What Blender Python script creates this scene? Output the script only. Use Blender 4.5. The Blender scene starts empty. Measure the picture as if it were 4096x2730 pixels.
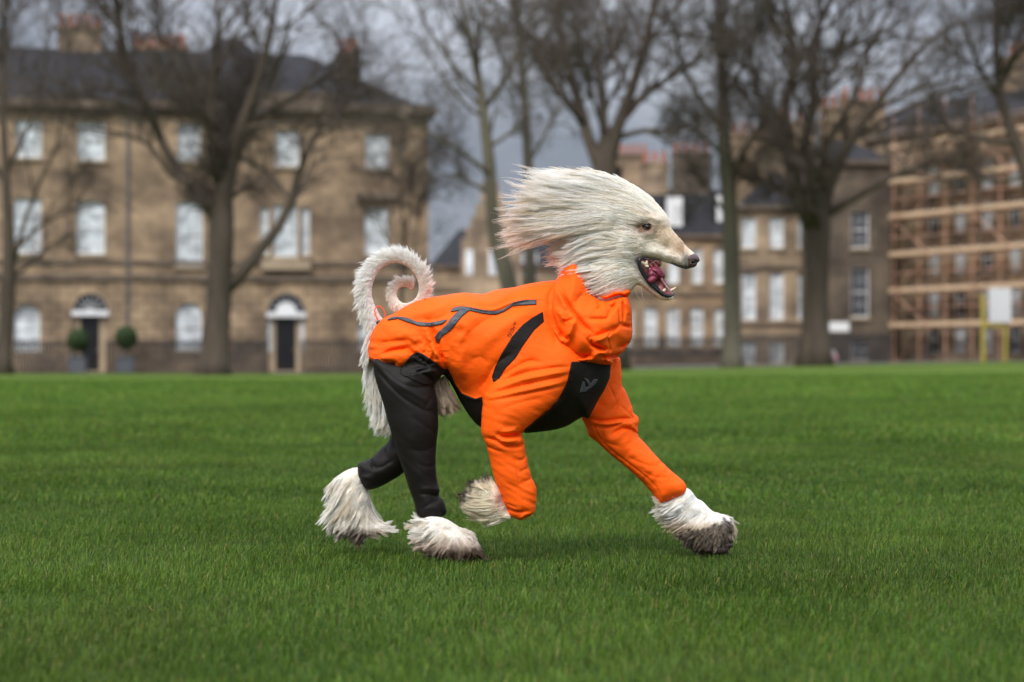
import bpy, math, random
import numpy as np
import openvdb
from mathutils import Vector, Matrix

rng = np.random.default_rng(7)
random.seed(7)

# ---------------------------------------------------------------- camera, world, sun, exposure
scene = bpy.context.scene
FPX = 85.0 / 36.0 * 4096.0          # focal length in photo pixels
CX, HY = 2048.0, 1440.0             # image column of the axis, row of the horizon
CAMH = 0.51                         # camera height
DY = 6.27                           # distance of the dog

cam_data = bpy.data.cameras.new('camera')
cam = bpy.data.objects.new('camera', cam_data)
scene.collection.objects.link(cam)
cam.location = (0, 0, CAMH)
cam.rotation_euler = (math.radians(90), 0, 0)
cam_data.lens = 85.0
cam_data.sensor_width = 36.0
cam_data.shift_y = (HY - 1365.0) / 4096.0
cam_data.clip_start = 0.1
cam_data.clip_end = 3000.0
cam_data.dof.use_dof = True
cam_data.dof.focus_distance = DY - 0.08
cam_data.dof.aperture_fstop = 3.8
scene.camera = cam

SUN_EL, SUN_ROT = math.radians(48), math.radians(205)   # sky rotation: clockwise from +Y
world = bpy.data.worlds.new('World')
scene.world = world
world.use_nodes = True
nt = world.node_tree
nt.nodes.clear()
wo = nt.nodes.new('ShaderNodeOutputWorld')
bg = nt.nodes.new('ShaderNodeBackground')
sky = nt.nodes.new('ShaderNodeTexSky')
sky.sky_type = 'NISHITA'
sky.sun_disc = False
sky.sun_elevation = SUN_EL
sky.sun_rotation = SUN_ROT
sky.dust_density = 2.0
tc = nt.nodes.new('ShaderNodeTexCoord')
mp = nt.nodes.new('ShaderNodeMapping')
mp.inputs['Scale'].default_value = (1.0, 1.0, 3.2)
nz = nt.nodes.new('ShaderNodeTexNoise')
nz.inputs['Scale'].default_value = 3.1
nz.inputs['Detail'].default_value = 6
nz.inputs['Roughness'].default_value = 0.55
cr = nt.nodes.new('ShaderNodeValToRGB')
cr.color_ramp.elements[0].position = 0.42
cr.color_ramp.elements[0].color = (1.75, 1.95, 2.4, 1)
cr.color_ramp.elements[1].position = 0.60
cr.color_ramp.elements[1].color = (3.6, 3.8, 4.3, 1)
sep = nt.nodes.new('ShaderNodeSeparateXYZ')
mr = nt.nodes.new('ShaderNodeMapRange')      # overcast dome: brighter towards the zenith
mr.inputs['From Min'].default_value = 0.10
mr.inputs['From Max'].default_value = 0.75
mr.inputs['To Min'].default_value = 1.0
mr.inputs['To Max'].default_value = 4.9
mul = nt.nodes.new('ShaderNodeVectorMath'); mul.operation = 'SCALE'
mix = nt.nodes.new('ShaderNodeMix'); mix.data_type = 'RGBA'
mix.inputs[0].default_value = 0.93
L = nt.links.new
L(tc.outputs['Generated'], mp.inputs['Vector']); L(mp.outputs[0], nz.inputs['Vector'])
L(nz.outputs['Fac'], cr.inputs[0]); L(tc.outputs['Generated'], sep.inputs[0])
L(sep.outputs['Z'], mr.inputs['Value']); L(cr.outputs[0], mul.inputs[0]); L(mr.outputs[0], mul.inputs['Scale'])
L(sky.outputs[0], mix.inputs['A']); L(mul.outputs[0], mix.inputs['B'])
L(mix.outputs['Result'], bg.inputs['Color'])
bg.inputs['Strength'].default_value = 0.085
L(bg.outputs[0], wo.inputs[0])

sun_data = bpy.data.lights.new('sun', 'SUN')
sun = bpy.data.objects.new('sun', sun_data)
scene.collection.objects.link(sun)
sun_data.energy = 1.6
sun_data.angle = math.radians(25)
sun_data.color = (1.0, 0.95, 0.88)
sun.rotation_euler = (math.radians(90) - SUN_EL, 0, math.radians(180) - SUN_ROT)
sun.location = (0, 0, 40)

scene.view_settings.view_transform = 'Standard'
scene.view_settings.look = 'None'
scene.view_settings.exposure = 0.78
scene.view_settings.gamma = 1.0
scene.render.engine = 'CYCLES'
scene.cycles.use_denoising = True
scene.cycles.max_bounces = 8
scene.cycles.diffuse_bounces = 4
scene.cycles.transparent_max_bounces = 8
scene.cycles.caustics_reflective = False
scene.cycles.caustics_refractive = False
try:
    scene.cycles.denoiser = 'OPENIMAGEDENOISE'
except Exception:
    pass

# ---------------------------------------------------------------- helpers
COL = scene.collection
def tag(o, label=None, cat=None, group=None, kind=None):
    if label: o['label'] = label
    if cat: o['category'] = cat
    if group: o['group'] = group
    if kind: o['kind'] = kind
    return o
def empty(name, loc, label=None, cat=None, group=None, rz=0):
    o = bpy.data.objects.new(name, None)
    COL.objects.link(o); o.location = loc; o.rotation_euler = (0, 0, rz)
    o.empty_display_size = 0.1
    return tag(o, label, cat, group)
def link_mesh(name, me, mats, parent=None):
    o = bpy.data.objects.new(name, me)
    COL.objects.link(o)
    for m in (mats if isinstance(mats, (list, tuple)) else [mats]):
        me.materials.append(m)
    if parent is not None: o.parent = parent
    return o
def np_mesh(name, verts, quads=None, tris=None, smooth=True):
    me = bpy.data.meshes.new(name)
    verts = np.asarray(verts, np.float32)
    nq = 0 if quads is None else len(quads); ntr = 0 if tris is None else len(tris)
    me.vertices.add(len(verts)); me.vertices.foreach_set('co', verts.ravel())
    idx, starts = [], []
    if nq: idx.append(np.asarray(quads, np.int32).ravel()); starts.append(np.arange(nq, dtype=np.int32) * 4)
    if ntr: idx.append(np.asarray(tris, np.int32).ravel()); starts.append(nq * 4 + np.arange(ntr, dtype=np.int32) * 3)
    idx = np.concatenate(idx); starts = np.concatenate(starts)
    me.loops.add(len(idx)); me.loops.foreach_set('vertex_index', idx)
    me.polygons.add(len(starts)); me.polygons.foreach_set('loop_start', starts)
    me.update(calc_edges=True)
    if smooth: me.polygons.foreach_set('use_smooth', np.ones(len(starts), bool))
    me.validate()
    return me

class MB:
    """collects simple solids into one mesh"""
    def __init__(s): s.v = []; s.f = []
    def add(s, vs, fs):
        b = len(s.v); s.v += [tuple(p) for p in vs]; s.f += [tuple(i + b for i in f) for f in fs]
    def box(s, x0, x1, y0, y1, z0, z1):
        s.add([(x0,y0,z0),(x1,y0,z0),(x1,y1,z0),(x0,y1,z0),(x0,y0,z1),(x1,y0,z1),(x1,y1,z1),(x0,y1,z1)],
              [(0,3,2,1),(4,5,6,7),(0,1,5,4),(1,2,6,5),(2,3,7,6),(3,0,4,7)])
        return s
    def tube(s, pts, rad, n=6, cap=True):
        pts = [Vector(p) for p in pts]
        if not isinstance(rad, (list, tuple, np.ndarray)): rad = [rad] * len(pts)
        rings = []; up = Vector((0.13, 0.31, 0.94))
        for i, p in enumerate(pts):
            t = (pts[min(i + 1, len(pts) - 1)] - pts[max(i - 1, 0)])
            if t.length < 1e-9: t = Vector((0, 0, 1))
            t.normalize()
            a = t.cross(up)
            if a.length < 0.1: a = t.cross(Vector((1, 0, 0)))
            a.normalize(); b = t.cross(a); up = b.cross(t) if False else up
            rings.append([p + (a * math.cos(2*math.pi*k/n) + b * math.sin(2*math.pi*k/n)) * rad[i] for k in range(n)])
        base = len(s.v)
        for r in rings: s.v += [tuple(q) for q in r]
        for i in range(len(rings) - 1):
            for k in range(n):
                k2 = (k + 1) % n
                s.f.append((base+i*n+k, base+(i+1)*n+k, base+(i+1)*n+k2, base+i*n+k2))
        if cap:
            s.f.append(tuple(base + k for k in range(n)))
            s.f.append(tuple(base + (len(rings)-1)*n + k for k in reversed(range(n))))
        return s
    def cyl(s, x, y, z0, z1, r0, r1=None, n=16):
        return s.tube([(x, y, z0), (x, y, z1)], [r0, r0 if r1 is None else r1], n)
    def prism(s, poly, y0, y1):
        """extrude an (x,z) polygon along y"""
        n = len(poly)
        s.add([(p[0], y0, p[1]) for p in poly] + [(p[0], y1, p[1]) for p in poly],
              [tuple(range(n)), tuple(reversed(range(n, 2*n)))] + [(i, i+n, (i+1)%n+n, (i+1)%n) for i in range(n)])
        return s
    def sphere(s, c, r, nu=12, nv=8, sc=(1,1,1)):
        vs = [(c[0], c[1], c[2] + r*sc[2])]
        for j in range(1, nv):
            th = math.pi*j/nv
            for i in range(nu):
                ph = 2*math.pi*i/nu
                vs.append((c[0]+r*sc[0]*math.sin(th)*math.cos(ph), c[1]+r*sc[1]*math.sin(th)*math.sin(ph), c[2]+r*sc[2]*math.cos(th)))
        vs.append((c[0], c[1], c[2] - r*sc[2]))
        fs = [(0, 1+i, 1+(i+1)%nu) for i in range(nu)]
        for j in range(nv-2):
            for i in range(nu):
                a = 1+j*nu; fs.append((a+i, a+nu+i, a+nu+(i+1)%nu, a+(i+1)%nu))
        a = 1+(nv-2)*nu
        fs += [(len(vs)-1, a+(i+1)%nu, a+i) for i in range(nu)]
        s.add(vs, fs); return s
    def build(s, name, mat, parent=None, smooth=False, loc=None):
        me = bpy.data.meshes.new(name)
        me.from_pydata(s.v, [], s.f); me.update()
        if smooth: me.polygons.foreach_set('use_smooth', [True]*len(me.polygons))
        o = link_mesh(name, me, mat, parent)
        if loc is not None: o.location = loc
        return o

# ---------------------------------------------------------------- materials
def mat(name, col, rough=0.7, spec=0.3, metal=0.0, var=0.0, vscale=5.0, bump=0.0, bscale=50.0, sheen=0.0, col2=None, coat=0.0, trans=None, bdist=0.01, stretch=None):
    m = bpy.data.materials.new(name); m.use_nodes = True
    n = m.node_tree; p = n.nodes['Principled BSDF']; l = n.links.new
    p.inputs['Base Color'].default_value = (*col, 1)
    p.inputs['Roughness'].default_value = rough
    p.inputs['Specular IOR Level'].default_value = spec
    p.inputs['Metallic'].default_value = metal
    p.inputs['Sheen Weight'].default_value = sheen
    p.inputs['Coat Weight'].default_value = coat
    t = n.nodes.new('ShaderNodeTexCoord')
    src = t.outputs['Object']
    if stretch:
        mp_ = n.nodes.new('ShaderNodeMapping'); mp_.inputs['Scale'].default_value = stretch
        l(src, mp_.inputs[0]); src = mp_.outputs[0]
    if var > 0 or col2:
        z = n.nodes.new('ShaderNodeTexNoise'); z.inputs['Scale'].default_value = vscale; z.inputs['Detail'].default_value = 5
        l(src, z.inputs['Vector'])
        r = n.nodes.new('ShaderNodeValToRGB')
        r.color_ramp.elements[0].position = 0.32; r.color_ramp.elements[1].position = 0.68
        c2 = col2 if col2 else tuple(min(1, c*(1+var)) for c in col)
        c1 = col if col2 else tuple(c*(1-var) for c in col)
        r.color_ramp.elements[0].color = (*c1, 1); r.color_ramp.elements[1].color = (*c2, 1)
        l(z.outputs['Fac'], r.inputs[0]); l(r.outputs[0], p.inputs['Base Color'])
    if bump > 0:
        z = n.nodes.new('ShaderNodeTexNoise'); z.inputs['Scale'].default_value = bscale; z.inputs['Detail'].default_value = 4
        l(src, z.inputs['Vector'])
        b = n.nodes.new('ShaderNodeBump'); b.inputs['Strength'].default_value = bump; b.inputs['Distance'].default_value = bdist
        l(z.outputs['Fac'], b.inputs['Height']); l(b.outputs[0], p.inputs['Normal'])
    return m
# ================================================================ THE DOG
ZM = {1: (1900, 600, 2.353), 2: (1350, 950, 1.8824), 3: (1200, 1700, 2.353), 4: (2200, 1500, 1.96),
      5: (1850, 1350, 1.96), 6: (1350, 1350, 2.24), 7: (2150, 950, 2.8511), 8: (2450, 950, 5.2275)}
def W2(zm, pts, yo=0.0):
    """measured outline points -> metres (x, z) in the vertical plane yo behind the dog's mid plane"""
    ox, oy, s = ZM[zm]
    p = np.asarray(pts, float)
    px = p[:, 0] / s + ox; py = p[:, 1] / s + oy
    d = DY + yo
    return np.stack([(px - CX) / FPX * d, CAMH + (HY - py) / FPX * d], 1)
def smooth_poly(p, it=2, closed=True):
    for _ in range(it):
        n = len(p)
        if closed:
            a, b, c, d = np.roll(p, 1, 0), p, np.roll(p, -1, 0), np.roll(p, -2, 0)
            mid = (-a + 9*b + 9*c - d) / 16
            q = np.empty((2*n, p.shape[1])); q[0::2] = p; q[1::2] = mid
        else:
            e = np.vstack([2*p[0]-p[1], p, 2*p[-1]-p[-2]])
            mid = (-e[:-3] + 9*e[1:-2] + 9*e[2:-1] - e[3:]) / 16
            q = np.empty((2*n-1, p.shape[1])); q[0::2] = p; q[1::2] = mid
        p = q
    return p
def seg_dist(X, Z, a, b):
    dx, dz = b[0]-a[0], b[1]-a[1]
    t = np.clip(((X-a[0])*dx + (Z-a[1])*dz) / (dx*dx+dz*dz+1e-12), 0, 1)
    return np.hypot(X-a[0]-t*dx, Z-a[1]-t*dz)
def poly_sdf(X, Z, poly):
    d = np.full(X.shape, 1e9, np.float32); inside = np.zeros(X.shape, bool)
    n = len(poly)
    for i in range(n):
        a, b = poly[i], poly[(i+1) % n]
        np.minimum(d, seg_dist(X, Z, a, b), out=d)
        if a[1] != b[1]:
            c = ((a[1] > Z) != (b[1] > Z)) & (X < (b[0]-a[0])*(Z-a[1])/(b[1]-a[1]) + a[0])
            inside ^= c
    return np.where(inside, -d, d).astype(np.float32)
def line_dist(X, Z, pts):
    d = np.full(X.shape, 1e9, np.float32)
    for a, b in zip(pts[:-1], pts[1:]): np.minimum(d, seg_dist(X, Z, a, b), out=d)
    return d
def blur(a, sig):
    r = max(1, int(3*sig)); k = np.exp(-0.5*(np.arange(-r, r+1)/sig)**2); k /= k.sum()
    for ax in range(a.ndim):
        pad = [(0, 0)]*a.ndim; pad[ax] = (r, r)
        b = np.pad(a, pad, mode='edge'); out = np.zeros_like(a)
        for i, w in enumerate(k):
            sl = [slice(None)]*a.ndim; sl[ax] = slice(i, i+a.shape[ax]); out += w*b[tuple(sl)]
        a = out
    return a
def vnoise(U, V, seed):
    """smooth 2d value noise, about -1..1"""
    g = np.random.default_rng(seed).uniform(-1, 1, (64, 64)).astype(np.float32)
    u0 = np.floor(U).astype(int); v0 = np.floor(V).astype(int)
    fu, fv = U-u0, V-v0; fu = fu*fu*(3-2*fu); fv = fv*fv*(3-2*fv)
    G = lambda i, j: g[i % 64, j % 64]
    return (G(u0, v0)*(1-fu)+G(u0+1, v0)*fu)*(1-fv)+(G(u0, v0+1)*(1-fu)+G(u0+1, v0+1)*fu)*fv
def smin(a, b, k):
    h = np.clip(0.5+0.5*(b-a)/k, 0, 1)
    return b*(1-h)+a*h-k*h*(1-h)

class Grid:
    def __init__(s, x0, x1, y0, y1, z0, z1, h):
        s.h = h; s.o = np.array([x0, y0, z0])
        s.x = np.arange(x0, x1, h, dtype=np.float32); s.y = np.arange(y0, y1, h, dtype=np.float32); s.z = np.arange(z0, z1, h, dtype=np.float32)
        s.X, s.Z = np.meshgrid(s.x, s.z, indexing='ij')
    def ctrl(s, pts):
        """inverse-distance interpolation of (x,z,values...)"""
        pts = np.asarray(pts, float); acc = 0; ws = 0
        for p in pts:
            w = 1.0/((s.X-p[0])**2+(s.Z-p[1])**2+1e-4)**1.5
            acc = acc + w[..., None]*p[2:]; ws = ws + w
        return (acc/ws[..., None]).astype(np.float32)
    def inflate(s, poly, ctrl, F=None, sb=1.5):
        """solid with outline poly; ctrl rows: x, z, half thickness, rounding radius, centre y"""
        S = poly_sdf(s.X, s.Z, poly)
        S = np.where(S > 3*s.h, S, blur(S, sb))
        C = s.ctrl(ctrl); Wd, R, yc = C[..., 0], C[..., 1], C[..., 2]
        q = np.maximum(S+R, 0)/R
        y = s.y[None, :, None]
        f = np.sqrt(q[:, None, :]**2 + ((y-yc[:, None, :])/Wd[:, None, :])**2)
        f = (f-1)*np.minimum(R, Wd)[:, None, :]
        if F is not None:
            near = np.clip((yc[:, None, :]-y)/0.02+0.5, 0, 1)
            f = f - F[:, None, :]*near
        return f.astype(np.float32)
    def folds(s, lst, k=1.35):
        """lst: (points(x,z), depth m, width m)"""
        F = np.zeros(s.X.shape, np.float32)
        for pts, d, w in lst:
            pts = smooth_poly(np.asarray(pts), 2, False) if len(pts) > 2 else pts
            D = line_dist(s.X, s.Z, pts)
            # taper to the ends
            a, b = pts[0], pts[-1]
            L_ = np.hypot(*(b-a))
            e = np.minimum(np.hypot(s.X-a[0], s.Z-a[1]), np.hypot(s.X-b[0], s.Z-b[1]))
            sh = np.exp(-(D/(w*.8))**2) if d > 0 else .45*np.exp(-(D/(w*.9))**2)+.65*np.exp(-D/(w*.42))
            F += k*d*sh*np.clip(0.25+e/(0.3*L_+1e-6), 0, 1)
        return F
    def prism(s, poly, y0=-9, y1=9):
        S = poly_sdf(s.X, s.Z, poly)
        y = s.y[None, :, None]
        return np.maximum(S[:, None, :], np.maximum(y0-y, y-y1))
    def mesh(s, f, name, mats, parent, off):
        f = f.copy(); b = 3*s.h
        np.clip(f, -b, b, out=f)
        f[0] = b; f[-1] = b; f[:, 0] = b; f[:, -1] = b; f[:, :, 0] = b; f[:, :, -1] = b
        g = openvdb.FloatGrid(b); g.copyFromArray(f)
        p, t, q = g.convertToPolygons(0.0, 0.0)
        v = p*s.h + s.o - np.asarray(off)
        q = np.asarray(q)[:, ::-1] if len(q) else None; t = np.asarray(t)[:, ::-1] if len(t) else None
        me = np_mesh(name, v, q, t)
        return link_mesh(name, me, mats, parent)
    def sample(s, f, P):
        i = np.clip(((P-s.o)/s.h), 0, np.array(f.shape)-1.001); i0 = i.astype(int); t = i-i0
        r = 0
        for a in (0, 1):
            for b in (0, 1):
                for c in (0, 1):
                    w = (t[:, 0] if a else 1-t[:, 0])*(t[:, 1] if b else 1-t[:, 1])*(t[:, 2] if c else 1-t[:, 2])
                    r = r + w*f[i0[:, 0]+a, i0[:, 1]+b, i0[:, 2]+c]
        return r
    def grad(s, f, P):
        e = s.h
        g = np.stack([s.sample(f, P+np.eye(3)[k]*e)-s.sample(f, P-np.eye(3)[k]*e) for k in range(3)], 1)
        return g/(np.linalg.norm(g, axis=1, keepdims=True)+1e-9)

DOG = np.array([W2(2, [(1100, 0)])[0][0], DY, 0.0])
dog = empty('dog', tuple(DOG), 'white long-haired hound in a bright orange suit and black trousers trotting across the lawn', 'dog')

def c5(zm, rows, yo=0.0):
    """control rows (zx, zy, half thickness, rounding, centre y)"""
    r = np.asarray(rows, float); p = W2(zm, r[:, :2], yo)
    return np.hstack([p, r[:, 2:4], r[:, 4:5]+DY])

# ---- materials
def fabric(name, col, rough, bump, scale, sheen=0.0, spec=0.3, stretch=None):
    m = bpy.data.materials.new(name); m.use_nodes = True
    n = m.node_tree; p = n.nodes['Principled BSDF']; l = n.links.new
    p.inputs['Base Color'].default_value = (*col, 1); p.inputs['Roughness'].default_value = rough
    p.inputs['Specular IOR Level'].default_value = spec; p.inputs['Sheen Weight'].default_value = sheen
    t = n.nodes.new('ShaderNodeTexCoord'); mp_ = n.nodes.new('ShaderNodeMapping')
    mp_.inputs['Scale'].default_value = stretch or (1, 1, 1); mp_.inputs['Rotation'].default_value = (0, 0.5, 0)
    l(t.outputs['Object'], mp_.inputs[0])
    z = n.nodes.new('ShaderNodeTexNoise'); z.inputs['Scale'].default_value = scale; z.inputs['Detail'].default_value = 3
    z.inputs['Distortion'].default_value = 0.8
    l(mp_.outputs[0], z.inputs['Vector'])
    b = n.nodes.new('ShaderNodeBump'); b.inputs['Strength'].default_value = bump; b.inputs['Distance'].default_value = 0.006
    l(z.outputs['Fac'], b.inputs['Height'])
    w = n.nodes.new('ShaderNodeTexNoise'); w.inputs['Scale'].default_value = 900
    l(t.outputs['Object'], w.inputs['Vector'])
    b2 = n.nodes.new('ShaderNodeBump'); b2.inputs['Strength'].default_value = 0.12; b2.inputs['Distance'].default_value = 0.001
    l(w.outputs['Fac'], b2.inputs['Height']); l(b.outputs[0], b2.inputs['Normal']); l(b2.outputs[0], p.inputs['Normal'])
    # slight cloth colour variation
    z2 = n.nodes.new('ShaderNodeTexNoise'); z2.inputs['Scale'].default_value = 14
    l(t.outputs['Object'], z2.inputs['Vector'])
    r = n.nodes.new('ShaderNodeValToRGB'); r.color_ramp.elements[0].position = .3; r.color_ramp.elements[1].position = .7
    r.color_ramp.elements[0].color = (*[c*0.94 for c in col], 1); r.color_ramp.elements[1].color = (*[min(1, c*1.05) for c in col], 1)
    l(z2.outputs['Fac'], r.inputs[0]); l(r.outputs[0], p.inputs['Base Color'])
    return m
M_orange = fabric('orange_shell_fabric', (1.0, 0.115, 0.004), 0.65, 0.2, 34, 0.0, 0.15, (1, 1, 2.2))
M_black = fabric('black_shell_fabric', (0.0110, 0.0085, 0.0070), 0.6, 0.15, 26, 0.0, 0.18, (1, 1, 2.0))
M_grey = fabric('reflective_grey_tape', (0.035, 0.038, 0.048), 0.5, 0.1, 60, 0, 0.5)
M_logo = mat('printed_grey', (0.055, 0.055, 0.057), 0.6, 0.2)
M_print = mat('dark_print', (0.25, 0.03, 0.02), 0.5)
M_cord = mat('orange_cord', (1.0, 0.07, 0.015), 0.5)
M_toggle = mat('black_plastic', (0.02, 0.02, 0.02), 0.3)

# ---- suit solids ------------------------------------------------------------------------
xa, za = W2(2, [(180, 2400)], 0)[0]; xb, zb = W2(4, [(1120, -800)], 0)[0]
G = Grid(-0.50, 0.53, DY-0.235, DY+0.235, 0.05, 0.82, 0.0026)

torso = smooth_poly(W2(2, [(300,655),(345,612),(420,578),(520,515),(640,468),(800,440),(950,417),(1100,428),(1200,392),(1330,377),(1450,347),(1640,322),
    (1740,345),(1850,480),(1950,650),(2050,800),(2100,900),(2062,1000),(2030,1120),(1965,1240),(1893,1362),(1830,1352),(1750,1402),(1650,1440),(1500,1462),(1400,1468),
    (1250,1462),(1085,1425),(1000,1340),(935,1240),(880,1130),(810,1030),(700,1010),(600,1000),(478,1030),(400,985),(320,950),(245,925),(230,870),(240,800),(265,715)]), 1)
tc_ = c5(2, [(330,800,.085,.07,-.005),(600,700,.105,.09,0),(900,700,.115,.10,0),(1300,850,.125,.13,0),(1700,950,.12,.12,0),(1700,550,.085,.10,0),(1900,750,.075,.09,0),(2000,1000,.09,.09,0),(1000,1250,.085,.09,0),
             (1600,1350,.085,.09,0),(700,980,.11,.05,-.015),(400,930,.10,.035,-.02)])
def Z(zm, *pts): return W2(zm, pts)
TF = [(Z(2,(330,800),(430,785),(540,780)), -.004, .007), (Z(2,(330,890),(430,850),(560,835)), -.006, .007), (Z(2,(540,835),(620,900),(700,960)), -.004, .006),
      (Z(2,(480,720),(560,740),(640,800)), .005, .012), (Z(2,(700,640),(740,740),(790,880),(830,1010)), -.006, .007), (Z(2,(660,680),(720,800),(770,930)), .006, .010),
      (Z(2,(860,560),(760,620),(640,620)), -.003, .010), (Z(2,(1530,540),(1380,600),(1200,720),(1050,860)), .006, .022), (Z(2,(1500,520),(1330,540),(1100,640),(960,760)), -.004, .016),
      (Z(2,(1320,870),(1200,950),(1130,1060),(1060,1150)), -.005, .014), (Z(2,(950,800),(930,950),(960,1080)), .005, .02), (Z(2,(900,640),(980,700),(900,800)), .004, .015),
      (Z(2,(1000,930),(1080,900),(1150,960)), -.003, .015), (Z(2,(1560,560),(1620,700),(1640,820)), -.004, .008), (Z(2,(1600,560),(1590,450),(1650,350)), -.004, .008),
      (Z(2,(880,1080),(935,1178),(1040,1218),(1100,1200)), .003, .006), (Z(2,(250,900),(330,940),(420,975),(478,1010)), .003, .005),
      (Z(2,(520,600),(700,560),(860,500)), .003, .012), (Z(2,(1000,480),(1150,500),(1300,440)), .003, .012), (Z(2,(420,980),(440,950)), -.004, .005),
      (Z(2,(1540,470),(1440,470),(1300,500),(1190,548),(1080,545),(940,515),(860,530)), .0035, .0045)]
FT = G.folds(TF)
# gathered elastic ruffles at the flank and rump
c = W2(2, [(700, 850), (330, 880)])
wz = np.exp(-((G.X-c[0,0])**2+(G.Z-c[0,1])**2)/(2*0.035**2)); wy = np.exp(-((G.X-c[1,0])**2+(G.Z-c[1,1])**2)/(2*0.045**2))
FT += (wz*.0035+.0003)*vnoise(G.X*95, G.Z*95+G.X*40, 3) + wz*.002*vnoise(G.X*170, G.Z*170, 4) + wy*.0025*vnoise(G.X*30+G.Z*20, G.Z*90, 5)
FT += .0012*vnoise(G.X*16+G.Z*12, G.Z*26-G.X*8, 6)
f_torso = G.inflate(torso, tc_, FT)

nsl = smooth_poly(W2(5, [(185,420),(165,450),(157,540),(152,640),(146,740),(180,830),(215,960),(250,1090),(290,1215),(325,1330),(370,1398),(450,1430),(520,1410),(560,1380),(578,1300),
    (581,1190),(548,1110),(522,1020),(503,930),(489,870),(493,820),(467,785),(477,748),(520,705),(620,628),(715,553),(780,465),(832,350),(862,225),(830,130),(700,40),(540,-20),(470,40),(400,160),(280,300),(240,350)], -.10), 1)
nc = c5(5, [(600,150,.050,.075,-.085),(500,350,.055,.075,-.095),(330,600,.055,.07,-.105),(320,760,.048,.055,-.105),(350,1000,.042,.05,-.095),(440,1300,.040,.045,-.09)], -.1)
F5 = lambda *p: W2(5, p, -.10)
NF = [(F5((600,195),(520,185),(420,235),(290,312)), -.007, .007), (F5((560,220),(450,240),(330,290)), .004, .008), (F5((860,228),(700,240),(500,275),(300,345)), -.0045, .006),
      (F5((850,262),(680,290),(480,330),(260,400)), .004, .007), (F5((845,290),(650,335),(440,385),(230,440)), -.004, .006), (F5((800,380),(600,420),(400,465),(200,500)), -.0035, .006),
      (F5((840,335),(640,385),(420,430),(220,470)), .003, .006), (F5((640,470),(450,510),(300,560)), -.002, .009),
      (F5((465,752),(400,768),(330,772),(285,760)), -.011, .0065), (F5((440,800),(350,810),(290,800)), .005, .008), (F5((420,852),(350,850),(300,828),(255,800),(190,785)), -.008, .006),
      (F5((490,830),(450,848),(400,855)), -.006, .006), (F5((300,720),(340,735),(430,720)), .005, .009), (F5((190,850),(260,880),(330,900)), -.003, .006),
      (F5((850,400),(740,490),(640,590),(520,700),(410,780)), -.0022, .0035), (F5((395,870),(425,1020),(455,1180),(478,1300),(490,1415)), -.0022, .0035),
      (F5((560,1380),(500,1385),(450,1425)), .003, .006), (F5((330,1335),(420,1365),(500,1360)), -.004, .005), (F5((340,1300),(430,1335)), -.003, .004),
      (F5((540,1110),(480,1130)), -.003, .006), (F5((500,930),(460,960),(410,960)), -.0025, .006), (F5((520,1020),(450,1050)), -.0025, .006)]
FN = G.folds(NF)
cz = W2(5, [(350, 900)], -.1)[0]
FN += np.clip((cz[1]-G.Z)/.05, 0, 1)*.0016*vnoise(G.X*25, G.Z*110+G.X*60, 11) + .0008*vnoise(G.X*30, G.Z*100+G.X*30, 12) + .0018*vnoise(G.X*20, G.Z*22, 13)
f_ns = G.inflate(nsl, nc, FN)

fs_a = W2(5, [(1165,190),(1235,150),(1248,300),(1252,370),(1290,440),(1322,520),(1342,598),(1375,618),(1383,660),(1370,715),(1373,765)], .08)
fs_b = W2(4, [(740,530),(800,600),(870,680),(960,762),(1020,812),(1062,862),(1050,930),(960,975),(900,1000),(850,1008),(800,932),(740,862),(660,782),(580,712),(500,650),(430,590),(370,530),(302,478),(290,430),(245,330)], .08)
fs_c = W2(5, [(900,560),(960,400),(1050,250)], .08)
fsl = smooth_poly(np.vstack([fs_a, fs_b, fs_c]), 1)
fc = np.vstack([c5(5, [(1150,300,.05,.06,.085),(1100,500,.055,.06,.09),(1150,700,.052,.06,.085)], .08), c5(4, [(500,500,.048,.05,.075),(800,780,.042,.045,.065),(950,930,.04,.04,.06)], .08)])
F4 = lambda *p: W2(4, p, .08); 
FF = [(F4((310,340),(400,360),(520,345),(650,340)), -.006, .006), (F4((330,370),(440,385),(540,375),(640,365)), .006, .007), (F4((350,400),(450,405),(560,375),(650,345)), -.006, .006),
      (F4((690,470),(640,425),(560,420),(480,465)), -.007, .007), (F4((625,400),(660,430),(690,460)), .006, .008), (F4((400,420),(430,520),(560,560)), -.003, .009),
      (F4((540,230),(600,290),(640,330),(640,360)), -.002, .0035), (F4((450,70),(480,130),(512,200),(515,240)), -.002, .0035), (F4((560,70),(550,180),(500,260),(480,280)), -.004, .008),
      (F4((300,345),(340,400),(380,480),(470,580),(600,680),(740,790),(820,870),(860,950)), -.0022, .0035), (F4((600,640),(720,690),(800,720)), -.0025, .008), (F4((700,730),(800,790),(900,800)), -.002, .008),
      (F4((870,720),(900,800)), .002, .01)]
FF_ = G.folds(FF) + .0014*vnoise(G.X*40+G.Z*40, G.X*60-G.Z*60, 21) + .001*vnoise(G.X*20, G.Z*20, 22)
f_fs = G.inflate(fsl, fc, FF_)

f_jacket = smin(smin(f_torso, f_ns, .016), f_fs, .02)

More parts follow.
